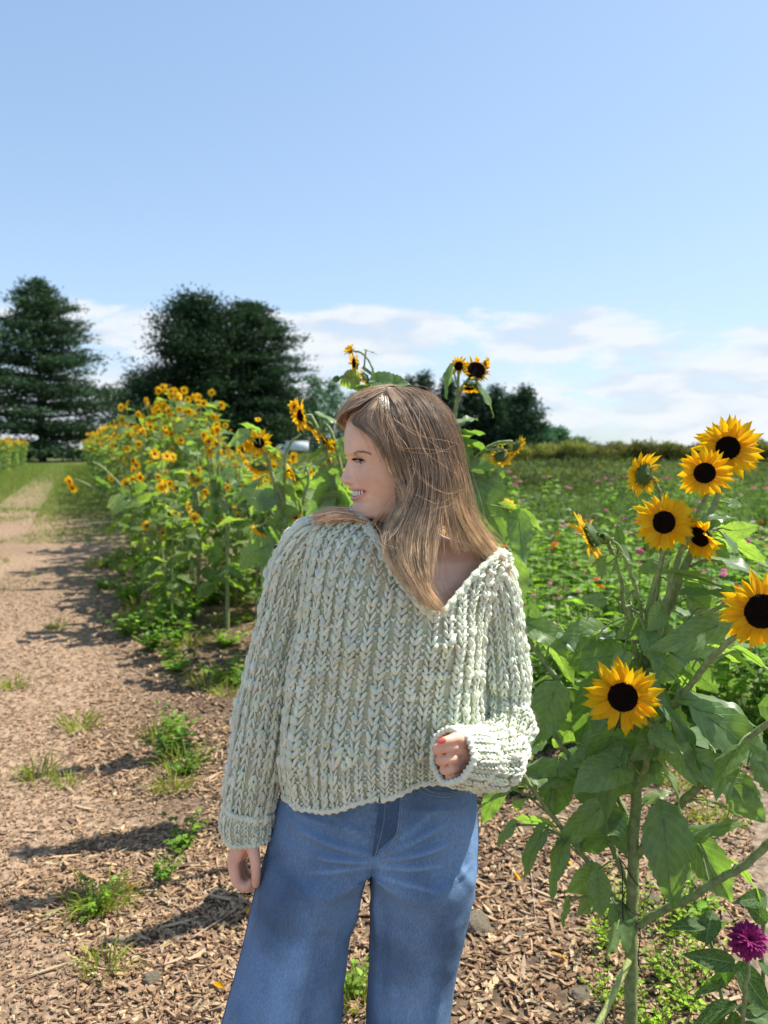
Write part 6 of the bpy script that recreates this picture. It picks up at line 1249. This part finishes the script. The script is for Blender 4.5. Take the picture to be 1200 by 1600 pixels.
# swept fringe: from the parting forward over the forehead, then round the far side
D_ = [guide([(600, 626, -.035), (582, 640, -.042), (568, 650, -.034), (556, 658, -.020), (546, 663, -.004), (541, 662, .014), (548, 664, .03), (566, 680, .045)], 14), guide([(603, 618, -.02), (580, 626, -.03), (562, 637, -.024), (548, 648, -.012), (538, 656, .0), (536, 660, .012), (545, 666, .03), (562, 690, .05)], 14),
      guide([(612, 611, -.008), (588, 616, -.016), (568, 625, -.012), (552, 637, -.004), (540, 648, .005), (534, 655, .012), (542, 664, .035), (560, 690, .055)], 14), guide([(622, 607, .01), (596, 611, .006), (575, 620, .01), (560, 632, .018), (550, 645, .028), (546, 656, .04), (552, 680, .055), (566, 720, .062)], 14)]
G_ = [guide([(598, 630, -.04), (582, 645, -.048), (568, 655, -.045), (562, 662, -.042), (572, 672, -.055), (592, 690, -.07), (606, 720, -.08)], 14), guide([(599, 630, -.04), (588, 648, -.055), (582, 660, -.058), (590, 675, -.065), (604, 695, -.076), (618, 730, -.085)], 14),
      guide([(600, 632, -.045), (596, 652, -.06), (600, 675, -.07), (612, 700, -.08), (626, 735, -.088)], 14), guide([(606, 628, -.045), (610, 652, -.065), (616, 680, -.078), (628, 712, -.086), (640, 745, -.09)], 14)]
# front wisps framing the cheek
E_ = [guide([(596, 634, -.045), (588, 650, -.055), (596, 668, -.068), (604, 690, -.078), (606, 715, -.084), (612, 745, -.088), (630, 772, -.092), (640, 800, -.1), (622, 830, -.118), (600, 850, -.125)]), guide([(598, 632, -.045), (600, 650, -.06), (612, 675, -.076), (624, 705, -.086), (640, 735, -.092), (646, 762, -.096), (632, 792, -.1), (608, 822, -.112), (602, 858, -.13)]),
      guide([(600, 630, -.04), (610, 655, -.066), (626, 690, -.084), (640, 722, -.092), (646, 752, -.095), (640, 785, -.1), (618, 815, -.108), (604, 845, -.125), (612, 880, -.135)])]
# far lock lying over the right shoulder, seen under the chin
F_ = [guide([(602, 786, .055), (575, 790, .045), (550, 792, .03), (525, 794, .015), (503, 798, .005), (485, 806, -.005)], 12), guide([(606, 798, .02), (580, 806, -.012), (558, 806, -.035), (540, 803, -.042), (520, 801, -.040), (500, 806, -.04)], 12), guide([(575, 790, .075), (560, 800, .055), (540, 800, .02), (520, 800, -.01), (502, 803, -.02), (485, 812, -.03)], 12), guide([(590, 796, .06), (572, 808, .03), (552, 812, -.005), (530, 806, -.03), (508, 806, -.038), (488, 818, -.045)], 12), guide([(600, 806, .03), (590, 820, -.02), (580, 818, -.055), (562, 812, -.06), (540, 810, -.06), (520, 812, -.06)], 12)]
HC_ = Vector(at(622, 715, 1.43))
def dense(G, mar=.010, ndn=30):
    G = np.array(G); G = np.array([[np.interp(q, np.arange(len(G)), G[:, j, c]) for c in range(3)] for q in np.linspace(0, len(G) - 1, ndn) for j in range(G.shape[1])]).reshape(ndn, G.shape[1], 3); m = G.shape[1]
    for i in range(ndn):
        for j in range(m):
            p = Vector(G[i, j]); loc, no, _, dist = hd.find_nearest(p)
            if loc is None or loc.z < 1.40: continue
            if (loc - HC_).dot(no) < 0: no = -no
            sd_ = (p - loc).dot(no); mg = mar*(.55 + .45*min(1, j/4))
            if sd_ < mg and abs(sd_) < .05: G[i, j] = np.array(loc + no*mg)
    return (G[:, :] + 0)
A_, B_, C_, D_, E_ = dense(A_), dense(B_), dense(C_), dense(D_, .015), dense(E_, .017, 12); G_ = dense(G_, .013)
backing(hb, A_); backing(hb, B_); backing(hb, C_, 0); backing(hb, F_, .004, (2.4, 2.2, 1.8), (3.0, 2.8, 2.3)); backing(hb, D_, .004)
strands(hb, A_, 2100, js=.004, jd=.006); strands(hb, B_, 2000, js=.0035, jd=.006); strands(hb, C_, 600); strands(hb, G_, 160, js=.007, jd=.005, wave=.005, tipc=(1.7, 1.6, 1.4), tint=(1.6, 1.5, 1.3), clump=3, r=.0003); strands(hb, D_, 200, js=.005, jd=.006, wave=.003, tipc=(1.9, 1.8, 1.6), tint=(1.7, 1.6, 1.4), clump=3, r=.0003); strands(hb, A_, 260, js=.012, jd=.01, wave=.008, clump=4, r=.0003, tint=(1.5, 1.4, 1.25)); strands(hb, B_, 260, js=.012, jd=.01, wave=.007, clump=4, r=.0003, tint=(1.5, 1.4, 1.25)); strands(hb, G_, 800, js=.0025, jd=.003, wave=.001, tipc=(1.5, 1.45, 1.3), tint=(1.35, 1.3, 1.2), clump=9); strands(hb, D_, 1100, js=.002, jd=.003, wave=.001, tipc=(1.3, 1.25, 1.15), tint=(1.35, 1.3, 1.25), lenv=.05)
strands(hb, E_, 330, js=.004, jd=.004, wave=.004, clump=7, tint=(1.5, 1.4, 1.2)); strands(hb, F_, 1000, js=.004, jd=.005, tint=(3.1, 2.9, 2.4), tipc=(3.3, 3.0, 2.5), wave=.002)
pbuild(hb, 'hair', M['hair'], woman)
# single stray hairs
sb = MB()
for l in ([(604, 640, -.07), (600, 680, -.09), (598, 710, -.1), (612, 745, -.105), (640, 770, -.11), (680, 785, -.11)], [(612, 655, -.09), (650, 680, -.11), (690, 692, -.11), (716, 690, -.1)], [(606, 660, -.09), (640, 700, -.11), (643, 740, -.115), (632, 765, -.115)], [(624, 775, -.11), (592, 805, -.12), (590, 830, -.13), (600, 852, -.14), (625, 862, -.14)],
          [(640, 765, -.11), (655, 788, -.11), (690, 790, -.11), (708, 782, -.1)], [(610, 670, -.09), (625, 700, -.1), (660, 712, -.11), (700, 700, -.1)], [(540, 655, 0), (560, 665, -.05), (580, 660, -.07), (600, 672, -.09)], [(648, 640, -.08), (662, 700, -.11), (690, 730, -.1), (718, 740, -.06)], [(630, 700, -.1), (660, 745, -.115), (700, 770, -.1), (722, 765, -.06)],
          [(700, 650, -.03), (718, 690, -.03), (728, 740, -.02), (735, 790, -.03)], [(746, 868, -.05), (752, 885, -.07), (765, 905, -.1), (772, 920, -.11)], [(600, 610, -.02), (585, 606, -.02), (566, 612, 0), (552, 618, 0)], [(640, 606, 0), (668, 612, 0), (690, 630, 0), (704, 655, 0)]):
    for q in range(2):
        P = guide([(a + rs.normal(0, 4), c + rs.normal(0, 4), d + rs.normal(0, .004)) for a, c, d in l], 26); add_tube(sb, P, .00026, 3, col=np.array((2.4, 2.1, 1.6))*rs.uniform(.7, 1.1), cap=False)
pbuild(sb, 'stray_hairs', M['hair'], woman, kind='stuff')
